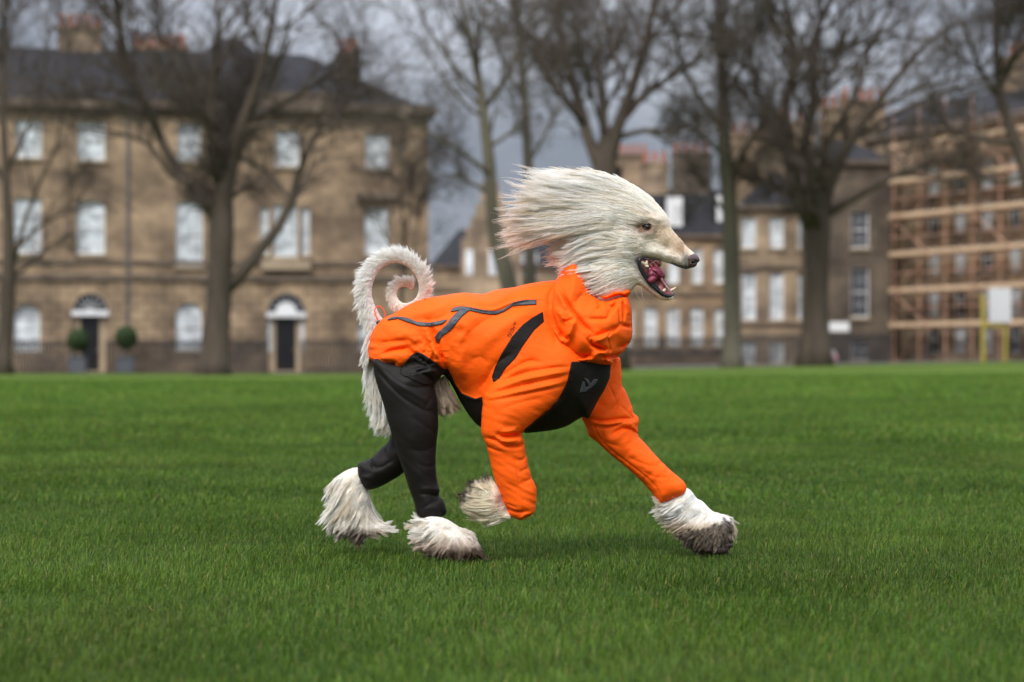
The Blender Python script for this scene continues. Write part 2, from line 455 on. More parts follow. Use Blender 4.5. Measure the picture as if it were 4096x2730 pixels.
hood = smooth_poly(W2(7, [(262,350),(275,318),(385,252),(400,215),(435,165),(470,200),(560,420),(650,635),(780,655),(860,612),(950,622),(1040,592),(1060,630),(1035,690),(1060,770),(1078,850),(1090,1000),(1090,1080),
    (1075,1185),(1020,1250),(950,1335),(870,1420),(780,1474),(640,1466),(480,1470),(400,1462),(300,1410),(190,1300),(100,1150),(50,960),(55,780),(90,620),(150,540),(212,480),(245,430)], -.02), 1)
hc = c5(7, [(350,350,.08,.06,0),(300,700,.115,.09,0),(600,900,.125,.10,-.005),(900,800,.105,.09,0),(950,660,.085,.05,0),(1000,1150,.10,.08,0),(600,1300,.14,.09,0),(600,1440,.14,.05,0),(200,1100,.14,.09,0),(100,900,.125,.07,0)], -.02)
F7 = lambda *p: W2(7, p, -.08)
HF = [(F7((255,590),(310,700),(370,800),(440,900),(530,1010),(615,1090)), -.008, .0075), (F7((225,600),(280,720),(330,850)), .005, .010), (F7((160,880),(200,1000),(260,1100),(315,1162)), -.007, .007),
      (F7((162,890),(150,760),(170,620),(212,500)), -.006, .006), (F7((400,935),(380,1040),(330,1160)), .008, .012), (F7((395,930),(330,960),(290,970)), -.004, .006), (F7((540,1140),(600,1220),(680,1260)), -.003, .006),
      (F7((610,1152),(618,1215),(700,1258),(795,1287)), -.010, .007), (F7((612,1150),(700,1110),(800,1075),(930,1010)), -.006, .008), (F7((630,1185),(720,1160),(820,1110)), .007, .010),
      (F7((935,1255),(1000,1228),(1072,1180)), -.007, .006), (F7((960,1000),(1010,1010),(1070,1020)), -.006, .006), (F7((555,932),(680,935),(790,925),(825,845),(920,745)), -.005, .008),
      (F7((830,800),(880,770),(900,720)), -.005, .006), (F7((420,770),(480,680),(540,640)), -.004, .012), (F7((700,1352),(800,1362),(960,1345)), -.009, .006), (F7((400,1330),(500,1365),(590,1345),(620,1365)), -.005, .006),
      (F7((340,1400),(450,1400),(560,1410)), .005, .008), (F7((690,720),(712,790),(670,830)), -.004, .006), (F7((790,720),(800,790)), -.003, .005), (F7((980,690),(984,850),(980,980)), -.0035, .004),
      (F7((915,700),(935,880),(930,1000),(830,1090),(796,1160),(825,1290),(760,1360)), -.003, .0035), (F7((660,650),(740,708),(830,705),(930,672),(1045,665)), -.010, .006),
      (F7((680,640),(780,680),(870,640),(1000,625)), .006, .007), (F7((800,1400),(850,1440)), .004, .006), (F7((120,1180),(220,1290),(330,1370),(450,1400)), -.003, .004),
      (F7((600,1370),(700,1330),(800,1330)), .005, .010), (F7((210,1050),(240,1150),(290,1230)), .005, .010), (F7((1000,720),(1040,800),(1050,900)), .003, .008), (F7((250,850),(300,960)), .006, .008)]
_lo, _hi = hood.min(0)-.02, hood.max(0)+.02
GO = Grid(_lo[0], _hi[0], DY-.19, DY+.19, _lo[1], _hi[1], .002)
FH = GO.folds(HF, 1.5) + .003*vnoise(GO.X*22+9, GO.Z*18+GO.X*10, 31) + .0008*vnoise(GO.X*70, GO.Z*60+GO.X*30, 32)
f_hood = GO.inflate(hood, hc, FH)

# hind legs
nh = smooth_poly(np.vstack([W2(6, [(330,190),(312,225),(340,380),(400,560),(450,740),(500,900),(540,1050),(590,1200),(640,1350),(690,1480)], -.07),
    W2(3, [(1090,812),(1102,862),(1125,910),(1200,912),(1285,885),(1358,852),(1382,830),(1374,780),(1342,690),(1302,676),(1312,612),(1290,520)], -.07),
    W2(6, [(882,1200),(879,1080),(890,930),(905,800),(900,680),(886,520),(862,405),(920,340),(900,220),(760,180),(560,170),(400,180)], -.07)]), 1)
nhc = c5(6, [(500,200,.045,.06,-.065),(650,500,.068,.09,-.07),(700,800,.062,.08,-.075),(750,1100,.052,.07,-.075),(800,1400,.046,.05,-.07)], -.07)
F6 = lambda *p: W2(6, p, -.07)
KF = [(F6((340,260),(450,400),(600,540),(760,640),(860,690)), -.004, .007), (F6((330,240),(470,350),(640,470),(800,560),(880,600)), .003, .009), (F6((400,270),(560,400),(720,450),(850,430)), -.0035, .007),
      (F6((860,400),(800,340),(700,300)), -.006, .007), (F6((860,520),(790,640),(880,660)), -.002, .008), (F6((880,860),(780,780),(650,700)), -.002, .009), (F6((890,930),(800,1010),(650,990)), -.002, .008),
      (F6((880,1150),(780,1150),(700,1100)), -.002, .006), (F6((900,1425),(820,1400),(740,1395)), -.005, .006), (F6((940,1450),(850,1480),(760,1530)), -.003, .006), (F6((915,1370),(850,1350),(760,1350)), .003, .006)]
FK = G.folds(KF, .8) + .0006*vnoise(G.X*20+G.Z*20, G.Z*70+G.X*60, 41) + .0008*vnoise(G.X*18, G.Z*18, 42)
f_nh = G.inflate(nh, nhc, FK)
fh = smooth_poly(W2(6, [(480,890),(400,980),(350,1040),(300,1078),(240,1108),(192,1120),(180,1160),(188,1230),(208,1300),(258,1364),(310,1366),(400,1332),(500,1275),(600,1205),(720,1050),(840,800),(880,500),(800,250),(560,120),(400,200),(400,400),(450,650)], .08), 1)
fhc = c5(6, [(600,300,.05,.06,.06),(650,600,.06,.08,.07),(600,900,.05,.06,.075),(400,1150,.045,.05,.08),(250,1230,.04,.04,.085)], .08)
F6b = lambda *p: W2(6, p, .08)
FL = G.folds([(F6b((300,1080),(320,1130),(335,1170)), -.006, .006), (F6b((250,1110),(340,1160),(420,1150),(520,1080)), -.003, .008), (F6b((190,1200),(215,1250),(300,1250)), .003, .008), (F6b((450,950),(440,1050)), -.003, .008)]) + .001*vnoise(G.X*40, G.Z*60, 43)
f_fh = G.inflate(fh, fhc, FL)
patch = smooth_poly(W2(6, [(572,328),(576,280),(610,225),(655,165),(712,133),(765,150),(830,190),(905,250),(990,318),(960,350),(900,380),(870,420),(760,420),(640,360)], -.11), 1)
FP_ = G.folds([(F6((860,260),(780,270),(690,300)), .004, .006), (F6((880,300),(760,320),(600,345)), -.003, .005), (F6((900,330),(800,250),(740,220)), -.003, .007)])
f_patch = np.maximum(smin(f_jacket, f_nh, .01)-.003-np.abs(FP_[:, None, :]), G.prism(patch, DY-.3, DY))
f_trousers = np.minimum(np.minimum(f_nh, f_fh), f_patch)
M_seams = M_orange
trousers = G.mesh(f_trousers, 'trousers', M_black, dog, DOG)
jacket = G.mesh(f_jacket, 'jacket', M_orange, dog, DOG)
hood_o = GO.mesh(f_hood, 'hood', M_orange, dog, DOG)

# panels laid on the jacket, each a local fine grid
def panel(name, poly, mat_, lift=.0022, ex=.0012, y0=-.3, y1=0.0, h=.002, base=None, parent=None, sm=1):
    poly = smooth_poly(poly, sm) if sm else poly
    g = Grid(poly[:, 0].min()-.01, poly[:, 0].max()+.01, DY+y0 if y0 > -.25 else DY-.235, DY+min(y1, .2)+.01, poly[:, 1].min()-.01, poly[:, 1].max()+.01, h)
    XX, YY, ZZ = np.meshgrid(g.x, g.y, g.z, indexing='ij')
    f = G.sample(base, np.stack([XX.ravel(), YY.ravel(), ZZ.ravel()], 1)).reshape(XX.shape).astype(np.float32) - lift
    f = np.maximum(f, g.prism(poly, -9, DY+y1)-ex)
    f = np.maximum(f, -(f*0+G.sample(base, np.stack([XX.ravel(), YY.ravel(), ZZ.ravel()], 1)).reshape(XX.shape).astype(np.float32)+.008))
    return g.mesh(f, name, mat_, parent if parent is not None else jacket, DOG if parent is None else (0, 0, 0)) if parent is None else g.mesh(f, name, mat_, parent, DOG)
panel('side_panel', W2(2, [(1543,566),(1470,608),(1400,660),(1320,750),(1240,880),(1190,980),(1168,1050),(1175,1084),(1215,1055),(1262,980),(1335,905),(1400,800),(1480,692),(1550,632)], -.12), M_black, base=f_jacket, sm=0, ex=.002)
f_noslv = f_torso
chest = panel('chest_panel', W2(2, [(1762,940),(2062,940),(2056,1060),(2014,1150),(1955,1250),(1897,1368),(1835,1348),(1860,1520),(1410,1520),(1410,1465),(1420,1440),(1500,1382),(1600,1292),(1680,1200),(1730,1090)], -.09), M_black, y1=.19, base=f_jacket, sm=0)
panel('belly_panel', W2(2, [(795,1010),(826,992),(880,1105),(932,1178),(1040,1220),(1120,1190),(1120,1500),(1050,1500),(940,1400),(780,1100)], -.08), M_black, y1=.19, base=f_torso, lift=.003, sm=0)
for pts in ([(372,618),(400,602),(440,596),(520,606),(600,640),(700,646),(822,621),(792,650),(700,669),(610,663),(520,633),(450,608)],
            [(855,558),(870,535),(920,522),(1000,530),(1100,552),(1190,560),(1250,545),(1330,490),(1400,475),(1495,473),(1495,503),(1400,507),(1320,512),(1250,560),(1190,580),(1100,572),(1000,550),(930,545)],
            [(920,548),(990,548),(940,590),(890,650),(850,700),(790,740),(770,765),(762,800),(745,775),(737,752),(760,720),(820,665),(860,610)]):
    panel('reflective_strip', W2(2, pts, -.09), M_grey, lift=.0034, base=f_jacket, h=.0018, sm=0)
for pts in ([(1848,1088),(1860,1092),(1864,1130),(1852,1148),(1882,1128),(1892,1140),(1872,1160),(1826,1167),(1838,1125)],
            [(1862,1062),(1890,1075),(1906,1112),(1934,1072),(1958,1072),(1944,1102),(1916,1126),(1886,1146),(1896,1115)]):
    o = panel('emblem', W2(2, pts, -.09), M_logo, lift=.0042, base=f_jacket, h=.0012, sm=0)
    o.parent = chest
# the print beside the black panel
def surf_y(f, x, z, g=G):
    ys = g.y; P_ = np.stack([np.full(len(ys), x), ys, np.full(len(ys), z)], 1)
    v = g.sample(f, P_); i = np.argmax(v < 0)
    return ys[i] if v[i] < 0 else DY
fc_ = bpy.data.curves.new('printed_word', 'FONT'); fc_.body = 'TECH\u2122'; fc_.size = .0125; fc_.shear = .3; fc_.extrude = .0004
to = bpy.data.objects.new('printed_word', fc_); COL.objects.link(to)
bpy.context.view_layer.update()
me = bpy.data.meshes.new_from_object(to); bpy.data.objects.remove(to)
p = W2(2, [(1296, 762)], -.11)[0]; a = math.radians(62)
co = np.empty(len(me.vertices)*3, np.float32); me.vertices.foreach_get('co', co); co = co.reshape(-1, 3)
X_ = p[0]+co[:, 0]*math.cos(a)-co[:, 1]*math.sin(a); Z_ = p[1]+co[:, 0]*math.sin(a)+co[:, 1]*math.cos(a)
Y_ = np.array([surf_y(f_jacket, x, z) for x, z in zip(X_, Z_)])-.0022-co[:, 2]
me.vertices.foreach_set('co', (np.stack([X_, Y_, Z_], 1)-DOG).astype(np.float32).ravel()); me.update()
link_mesh('printed_word', me, M_print, jacket)
def tube3(name, zm, pts, ys, rad, m, parent, n=8, it=2):
    q = W2(zm, pts); ys = np.asarray(ys) if hasattr(ys, '__len__') else np.full(len(q), ys)
    P3 = np.stack([q[:, 0], ys+DY, q[:, 1]], 1)
    if len(P3) > 2: P3 = smooth_poly(P3, it, False)
    P3 = P3-DOG
    if hasattr(rad, '__len__'): rad = np.interp(np.linspace(0, 1, len(P3)), np.linspace(0, 1, len(rad)), rad)
    return MB().tube([tuple(v) for v in P3], list(rad) if hasattr(rad, '__len__') else rad, n).build(name, m, parent, True)
tube3('drawcord', 2, [(318,648),(292,590),(284,550),(300,524),(325,522),(348,545),(362,585),(360,612),(335,636)], -.02, .0014, M_cord, jacket)
tube3('drawcord', 2, [(1690,245),(1668,212),(1640,180),(1622,156)], -.01, .0015, M_cord, hood_o)
q = W2(2, [(316, 646)])[0]
MB().sphere((q[0]-DOG[0], -.02, q[1]), .0065, sc=(1.3, 1, 1)).build('cord_toggle', M_toggle, jacket, True)
# ---------------------------------------------------------------- head, mouth, nose, eye
def skin_mat():
    m = bpy.data.materials.new('short_cream_coat'); m.use_nodes = True
    n = m.node_tree; p = n.nodes['Principled BSDF']; l = n.links.new
    a = n.nodes.new('ShaderNodeAttribute'); a.attribute_name = 'coat'
    l(a.outputs['Color'], p.inputs['Base Color'])
    p.inputs['Roughness'].default_value = 0.75; p.inputs['Specular IOR Level'].default_value = 0.15
    p.inputs['Sheen Weight'].default_value = 0.15
    return m
M_skin = skin_mat()
M_nose = mat('nose_leather', (0.085, 0.048, 0.048), 0.38, 0.5, bump=0.5, bscale=420, bdist=.0012, var=.25, vscale=60)
M_nostril = mat('nostril', (0.006, 0.003, 0.003), 0.6)
M_lip = mat('black_lip', (0.012, 0.011, 0.013), 0.22, 0.55, bump=0.5, bscale=160, bdist=.003)
M_gum = mat('mouth_lining', (0.30, 0.10, 0.10), 0.3, 0.5, var=.4, vscale=60, bump=.4, bscale=120, bdist=.002)
M_tongue = mat('tongue', (0.20, 0.028, 0.055), 0.33, 0.5, var=.35, vscale=70, bump=.6, bscale=260, bdist=.0015)
M_tooth = mat('tooth', (0.72, 0.62, 0.42), 0.25, 0.5)
M_iris = mat('eye_brown', (0.022, 0.009, 0.004), 0.2, 0.3)
M_pupil = mat('pupil', (0.002, 0.002, 0.002), 0.08, coat=.4)
M_lid = mat('eyelid', (0.03, 0.014, 0.011), 0.35, 0.4)

H = Grid(0.0, 0.50, DY-0.10, DY+0.10, 0.60, 1.05, 0.002)
Z1 = lambda *p: W2(1, p)
head = smooth_poly(Z1((2095,1035),(2080,1085),(2035,1116),(1985,1119),(1920,1100),(1850,1071),(1790,1050),(1740,1040),(1680,1024),(1620,1013),(1565,1015),(1530,1033),
    (1522,1075),(1540,1140),(1580,1205),(1625,1252),(1668,1286),(1700,1312),(1750,1344),(1810,1364),(1858,1360),(1870,1378),(1855,1402),(1800,1414),(1752,1408),(1690,1372),(1610,1310),(1530,1256),(1485,1290),(1440,1350),
    (1330,1480),(1150,1480),(980,1300),(940,1150),(945,1000),(965,850),(980,700),(1030,520),(1130,380),(1250,300),(1360,312),(1480,352),(1600,418),(1700,497),(1775,580),(1812,630),(1828,690),
    (1850,750),(1895,805),(1960,878),(2035,948),(2072,982),(2100,1005)), 1)
hd = c5(1, [(2060,1030,.016,.020,0),(1950,1000,.021,.028,0),(1850,930,.024,.035,0),(1730,830,.033,.045,0),(1600,740,.046,.06,0),(1500,600,.052,.07,0),(1300,500,.056,.08,0),(1500,950,.047,.06,0),
    (1350,900,.058,.07,0),(1100,800,.062,.08,0),(1200,1200,.062,.08,0),(1560,1200,.032,.03,0),(1700,1360,.022,.018,0),(1800,1395,.018,.012,0)])
HFo = H.folds([(Z1((1400,720),(1500,735),(1560,740)), -.003, .010), (Z1((1560,660),(1640,640),(1720,670),(1750,700)), .0045, .011), (Z1((1540,790),(1620,810),(1700,790)), .002, .010),
    (Z1((1640,860),(1750,900),(1850,960)), -.0025, .014), (Z1((1560,980),(1700,975),(1850,1010),(1960,1060)), .004, .013), (Z1((1380,980),(1430,985)), .003, .006), 
    (Z1((1960,960),(1965,1020),(1990,1070)), -.002, .004)])
HFo += .0008*vnoise(H.X*60, H.Z*60, 51)
f_head = H.inflate(head, hd, HFo)
# eye socket
ec = Z1((1612, 735))[0]
eyey = surf_y(f_head, ec[0], ec[1], H)
EC = np.array([ec[0], eyey+.0092, ec[1]])
XX, YY, ZZ = H.x[:, None, None], H.y[None, :, None], H.z[None, None, :]
dE = np.sqrt(((XX-EC[0])/1.25)**2+(YY-EC[1]+.004)**2+((ZZ-EC[2])/.8)**2)-.0112
f_head = -smin(-f_head, dE, .003)
# far brow showing past the bridge
fb = Z1((1828, 672))[0]
dB = np.sqrt((XX-fb[0]+.004)**2+((YY-DY-.022)/1.3)**2+(ZZ-fb[1])**2)-.008
f_head = smin(f_head, dB, .012)
# near lower jaw flank (skin below the lip)
def coat_cols(co):
    """coat colours by place: cream, tan bridge, dark speckle near nose and lips, brown round the eye"""
    q = np.stack([(co[:, 0])*FPX/DY+CX, HY-(co[:, 2]-CAMH)*FPX/DY], 1)   # only a unit change: the coat map below is in measured units
    z = (q-np.array([1900, 600]))*2.353
    x, y = z[:, 0], z[:, 1]
    cream = np.array([.97, .905, .82]); tan = np.array([.80, .66, .50]); brown = np.array([.16, .07, .035]); dark = np.array([.09, .07, .06]); pink = np.array([.66, .42, .33])
    def mixc(c, k, w): return c*(1-w[:, None])+k*w[:, None]
    g = lambda a, b, sx, sy: np.exp(-((x-a)/sx)**2-((y-b)/sy)**2)
    c = np.tile(cream, (len(x), 1))
    seg = seg_dist(x, y, (1720, 760), (2010, 950))
    c = mixc(c, tan, np.clip(1.15*np.exp(-(seg/95)**2), 0, .95))
    c = mixc(c, np.array([.52, .32, .21]), np.clip(g(1955, 925, 60, 50), 0, .55))
    c = mixc(c, np.array([.30, .14, .08]), np.clip(1.3*g(1585, 742, 85, 46), 0, .9))
    c = mixc(c, dark, np.clip(1.3*g(1985, 1040, 30, 60)+.9*g(2010, 1115, 60, 20), 0, .85))
    lip = np.minimum(seg_dist(x, y, (1520, 1050), (1570, 1012)), np.minimum(seg_dist(x, y, (1570, 1012), (1740, 1040)), seg_dist(x, y, (1850, 1075), (2010, 1118))))
    c = mixc(c, dark, .75*np.exp(-(lip/16)**2))
    c = mixc(c, pink, .5*np.clip(g(1680, 1330, 90, 60), 0, 1))
    sp = (np.random.default_rng(5).random(len(x)) < .06) & (np.hypot(x-1900, (y-1060)*2) < 110)
    c[sp] = c[sp]*.55
    return c
def set_coat(o, fn):
    me = o.data; n = len(me.vertices)
    co = np.empty(n*3, np.float32); me.vertices.foreach_get('co', co); co = co.reshape(-1, 3)+DOG
    c = fn(co); a = me.color_attributes.new('coat', 'FLOAT_COLOR', 'POINT')
    a.data.foreach_set('color', np.hstack([c, np.ones((n, 1))]).astype(np.float32).ravel())
head_o = H.mesh(f_head, 'head', M_skin, dog, DOG)
set_coat(head_o, coat_cols)
# nose
nose = smooth_poly(Z1((1956,1008),(1978,984),(2015,974),(2060,972),(2095,995),(2114,1030),(2112,1052),(2090,1066),(2086,1090),(2055,1108),(2005,1112),(1985,1090),(1972,1060),(1960,1035)), 1)
HN = Grid(nose[:, 0].min()-.01, nose[:, 0].max()+.01, DY-.04, DY+.04, nose[:, 1].min()-.01, nose[:, 1].max()+.01, .001)
f_nose = HN.inflate(nose, c5(1, [(2000,1040,.0225,.016,0),(2080,1040,.0185,.018,0)]))
nsq = Z1((2040, 1058), (2105, 1060))
X3, Y3, Z3 = HN.x[:, None, None], HN.y[None, :, None], HN.z[None, None, :]
for sg in (-1, 1):
    dn = np.sqrt(((X3-nsq[0, 0]-.002)/1.9)**2+((Y3-DY-sg*.0165)/1.2)**2+((Z3-nsq[0, 1])/1.0)**2)-.0048
    f_nose = -smin(-f_nose, dn, .002)
nose_o = HN.mesh(f_nose, 'nose', M_nose, head_o, DOG)
for sg in (-1, 1):
    MB().sphere((nsq[0, 0]-DOG[0], sg*.0135, nsq[0, 1]), .0052, sc=(1.6, .7, .8)).build('nostril', M_nostril, nose_o, True)
# mouth lining: inside of the far cheek and palate
mouth = smooth_poly(Z1((1530,1030),(1600,1016),(1700,1032),(1742,1045),(1748,1080),(1740,1110),(1775,1150),(1785,1200),(1770,1225),(1790,1255),(1815,1290),(1845,1325),(1858,1350),(1845,1385),(1780,1390),(1700,1330),(1620,1250),(1555,1160),(1525,1080)), 1)
f_m = H.inflate(mouth, c5(1, [(1600,1100,.026,.008,.008),(1700,1200,.02,.008,.004),(1800,1340,.013,.006,0)]), H.folds([(Z1((1600,1070),(1640,1150),(1700,1250)), -.008, .012), (Z1((1680,1050),(1740,1110)), -.004, .003), (Z1((1650,1060),(1700,1120)), -.004, .003), (Z1((1740,1200),(1790,1300)), .003, .004)])*1.0)
H.mesh(f_m, 'mouth_lining', M_gum, head_o, DOG)
# tongue
tg = smooth_poly(Z1((1636,1118),(1660,1100),(1700,1096),(1740,1106),(1768,1130),(1788,1165),(1790,1195),(1775,1216),(1745,1222),(1715,1228),(1692,1248),(1665,1266),(1640,1268),(1615,1248),(1608,1226),(1628,1205),(1618,1180),(1622,1145)), 1)
HT = Grid(tg[:, 0].min()-.01, tg[:, 0].max()+.01, DY-.06, DY+.04, tg[:, 1].min()-.01, tg[:, 1].max()+.01, .0012)
f_t = HT.inflate(tg, c5(1, [(1640,1230,.016,.010,-.022),(1700,1160,.026,.014,-.006),(1770,1170,.022,.014,0)]), HT.folds([(Z1((1648,1130),(1690,1160),(1722,1200)), -.003, .0018), (Z1((1630,1200),(1680,1190),(1720,1220)), -.0015, .003), (Z1((1735,1120),(1765,1200)), -.002, .002)]))
HT.mesh(f_t, 'tongue', M_tongue, head_o, DOG)
def t1(name, pts, ys, rad, m, parent, n=8, it=2): return tube3(name, 1, pts, ys, rad, m, parent, n, it)
t1('tongue_root', [(1740,1200),(1765,1250),(1790,1295),(1830,1330)], 0, [.010,.008,.008,.006], M_gum, head_o)
# lips
def ysurf(pts, off=0.0, f=None):
    return np.array([min(surf_y(f if f is not None else f_head, a, b, H)-DY+off, 0) for a, b in W2(1, pts)])
lip_pts = [(1615,1016),(1560,1026),(1537,1045),(1534,1085),(1548,1130),(1572,1175),(1605,1222),(1640,1262),(1680,1296),(1716,1326),(1757,1358),(1802,1376),(1842,1376),(1866,1360)]
lip_y = [-.033,-.038,-.041,-.040,-.038,-.035,-.031,-.027,-.023,-.020,-.017,-.014,-.009,-.002]
t1('lip', lip_pts, lip_y, [.0006,.0032,.004,.0044,.004,.0036,.0036,.004,.0045,.005,.005,.0045,.003], M_lip, head_o, 10)
t1('lip', [(1545,1060),(1560,1110),(1585,1155),(1620,1205),(1665,1255),(1710,1300),(1740,1340),(1790,1368),(1840,1372)], [-.030,-.031,-.029,-.026,-.022,-.018,-.014,-.011,-.006], [.003,.004,.0038,.0045,.0045,.0045,.0045,.004,.0025], M_lip, head_o, 10)
t1('lip', [(1768,1212),(1785,1235),(1800,1255),(1815,1280),(1838,1318),(1868,1350),(1866,1368)], [.016,.016,.016,.015,.013,.006,-.001], [.0022,.003,.002,.0028,.0018,.0026,.0024], M_lip, head_o, 8)
t1('lip', [(2015,1112),(1980,1119),(1930,1104),(1880,1084)], [-.009,-.012,-.014,-.015], [.0012,.002,.0016,.0008], M_lip, head_o, 6)
# teeth
def tooth(pts, y, r):
    t1('tooth', pts, y, r, M_tooth, head_o, 10)
tooth([(1772,1335),(1782,1318),(1796,1302),(1806,1284)], -.012, [.0042,.0040,.0028,.0006])
tooth([(1838,1325),(1856,1318),(1878,1305),(1896,1288)], .012, [.0040,.0036,.0026,.0006])
for k, (a, b) in enumerate([(1802,1342),(1812,1348),(1822,1352),(1834,1356),(1845,1352),(1856,1346),(1866,1340)]):
    tooth([(a, b+8), (a+2, b-4)], -.010+.003*k, [.0019, .0012])
for a, b, h_ in ((1572,1058,14),(1582,1060,10),(1598,1066,16),(1610,1062,26),(1606,1084,12),(1620,1088,10)):
    tooth([(a, b+22), (a-1, b+8), (a+4, b-h_+8)], -.026, [.0036, .0040, .0010])
tooth([(1640,1128),(1636,1118)], -.020, [.003, .0015]); tooth([(1738,1050),(1745,1075),(1742,1105)], .014, [.005, .005, .002])
# eye
MB().sphere(tuple(EC-DOG), .0118, 24, 16).build('eyeball', M_iris, head_o, True)
MB().sphere((EC[0]-DOG[0]+.0012, EC[1]-DOG[1]-.0078, EC[2]), .0047, 16, 10).build('pupil', M_pupil, head_o, True)
for name_, pts in (('eyelid', [(1562,728),(1585,716),(1612,706),(1640,710),(1660,726),(1672,745)]), ('eyelid', [(1562,728),(1580,745),(1605,760),(1632,766),(1655,758),(1672,745)])):
    q = W2(1, pts); yy = np.array([-math.sqrt(max(.0124**2-(a-EC[0])**2*.9-(b-EC[2])**2, 1e-6)) for a, b in q])+EC[1]-DY
    yy[0] = yy[-1] = EC[1]-DY-.004
    t1(name_, pts, yy, [.0012,.0020,.0026,.0025,.0021,.0016], M_lid, head_o, 8)
# ear leather
ear = smooth_poly(Z1((1400,600),(1250,540),(1080,520),(920,560),(840,640),(820,740),(880,800),(980,812),(1120,770),(1280,740),(1390,690)), 1)
f_ear = H.inflate(ear, c5(1, [(1200,650,.007,.02,-.060),(900,700,.006,.02,-.055),(1380,650,.006,.02,-.046)]))
ear_o = H.mesh(f_ear, 'ear', M_skin, dog, DOG); set_coat(ear_o, lambda co: np.tile([.78, .68, .52], (len(co), 1)))

# ---------------------------------------------------------------- tail and paws (solids under the hair)
M_coat2 = M_skin
TAILP = [(318,690),(270,600),(232,510),(215,420),(228,330),(270,245),(335,185),(420,155),(500,168),(575,215),(625,285),(645,360),(635,430),(600,485),(545,515),(485,515),(438,480),(420,430),(435,380),(478,352),(525,355),(560,380)]
tq = W2(2, TAILP); tt = np.linspace(0, 1, len(tq))
ty = np.interp(tt, [0, .3, .5, .62, .8, 1], [0, -.01, -.005, 0.0, .03, .045])
TP = smooth_poly(np.stack([tq[:, 0], ty+DY, tq[:, 1]], 1), 3, False)
tr_ = np.interp(np.linspace(0, 1, len(TP)), [0, .1, .5, .8, 1], [.017, .012, .009, .005, .003])
tail_o = MB().tube([tuple(v-DOG) for v in TP], list(tr_), 12).build('tail', M_skin, dog, True)
set_coat(tail_o, lambda co: np.tile([.93, .88, .83], (len(co), 1)))

# paws
PG = Grid(-.56, -.30+.6, DY-.20, DY+.20, -.02, .34, .003)
def paw_solid(name, zm, pts, ctrl_, yo, colfn, grid=PG):
    f = grid.inflate(smooth_poly(W2(zm, pts, yo), 1), c5(zm, ctrl_, yo), .004*vnoise(grid.X*50, grid.Z*50, 61))
    o = grid.mesh(f, name, M_skin, dog, DOG); set_coat(o, colfn)
    return o, f
cream = np.array([.96, .905, .83]); mud = np.array([.060, .040, .026]); paleb = np.array([.62, .46, .34])
def zc(zm, co, yo):
    q = np.stack([co[:, 0]*FPX/(DY+yo)+CX, HY-(co[:, 2]-CAMH)*FPX/(DY+yo)], 1)
    return (q-np.array(ZM[zm][:2]))*ZM[zm][2]
def blend(c, k, w): w = np.clip(w, 0, 1)[:, None]; return c*(1-w)+k*w
def col_fh(co):
    z = zc(3, co, .10); c = np.tile(cream, (len(co), 1))
    return blend(c, np.array([.22, .13, .08]), .8*np.clip((z[:, 1]-950)/90, 0, 1)*np.exp(-((z[:, 0]-560)/260)**2))
def col_nh(co):
    z = zc(3, co, -.10); c = np.tile(cream, (len(co), 1))
    c = blend(c, np.array([.55, .38, .26]), .7*np.clip((z[:, 1]-1040)/120, 0, 1))
    return blend(c, mud*2.5, .9*np.clip((z[:, 1]-1120+30*vnoise(z[:, 0]/25., z[:, 1]/25., 92)-.15*np.maximum(1500-z[:, 0], 0))/70, 0, 1)+.6*np.exp(-((z[:, 0]-1680)/70)**2-((z[:, 1]-1210)/50)**2))
def col_nf(co):
    z = zc(3, co, -.09); c = np.tile(np.array([.90, .82, .66]), (len(co), 1))
    nn_ = vnoise(z[:, 0]/16., z[:, 1]/30., 91)
    c = blend(c, mud*1.3, .9*np.clip((1610+30*nn_-z[:, 0]-.55*(z[:, 1]-640))/60, 0, 1)*np.clip((820-z[:, 1])/60, 0, 1)+.9*np.clip((540+30*nn_-z[:, 1])/50, 0, 1)*np.clip((1830-z[:, 0])/60, 0, 1))
    return blend(c, np.array([.72, .42, .34]), np.exp(-((z[:, 0]-1880)/60)**2-((z[:, 1]-700)/90)**2))
def col_ff(co):
    z = zc(4, co, .07); c = np.tile(np.array([.94, .91, .86]), (len(co), 1))
    c = blend(c, np.array([.66, .52, .36]), .8*np.clip((z[:, 1]-1120)/80, 0, 1))
    d = poly_sdf(z[:, 0], z[:, 1], np.array([(990,1240),(1080,1205),(1170,1195),(1300,1160),(1350,1120),(1405,1130),(1425,1200),(1425,1300),(1400,1480),(1000,1480)]))
    return blend(c, mud*.7, np.clip(.5-(d+22*vnoise(z[:, 0]/14., z[:, 1]/20., 93))/18, 0, 1)*(.75+.25*vnoise(z[:, 0]/9., z[:, 1]/9., 94)))
p_fh, f_pfh = paw_solid('paw', 3, [(545,400),(440,440),(370,520),(340,650),(330,800),(330,950),(380,1010),(520,1040),(680,1040),(820,1010),(800,950),(700,900),(660,780),(650,640),(620,560)], [(500,600,.035,.035,.10),(550,950,.035,.03,.10)], .10, col_fh)
p_nh, f_pnh = paw_solid('paw', 3, [(1180,880),(1300,870),(1400,900),(1500,980),(1600,1030),(1670,1110),(1700,1200),(1660,1240),(1400,1245),(1250,1200),(1180,1120),(1150,1000)], [(1300,1000,.035,.035,-.10),(1550,1150,.04,.03,-.10)], -.10, col_nh)
p_nf, f_pnf = paw_solid('paw', 3, [(1950,820),(1900,640),(1830,560),(1740,545),(1640,570),(1580,650),(1560,740),(1600,820),(1700,870),(1850,890),(1980,880)], [(1700,720,.035,.035,-.085),(1900,780,.03,.035,-.09)], -.09, col_nf)
PG2 = Grid(.25, .62, DY-.05, DY+.20, -.03, .26, .003)
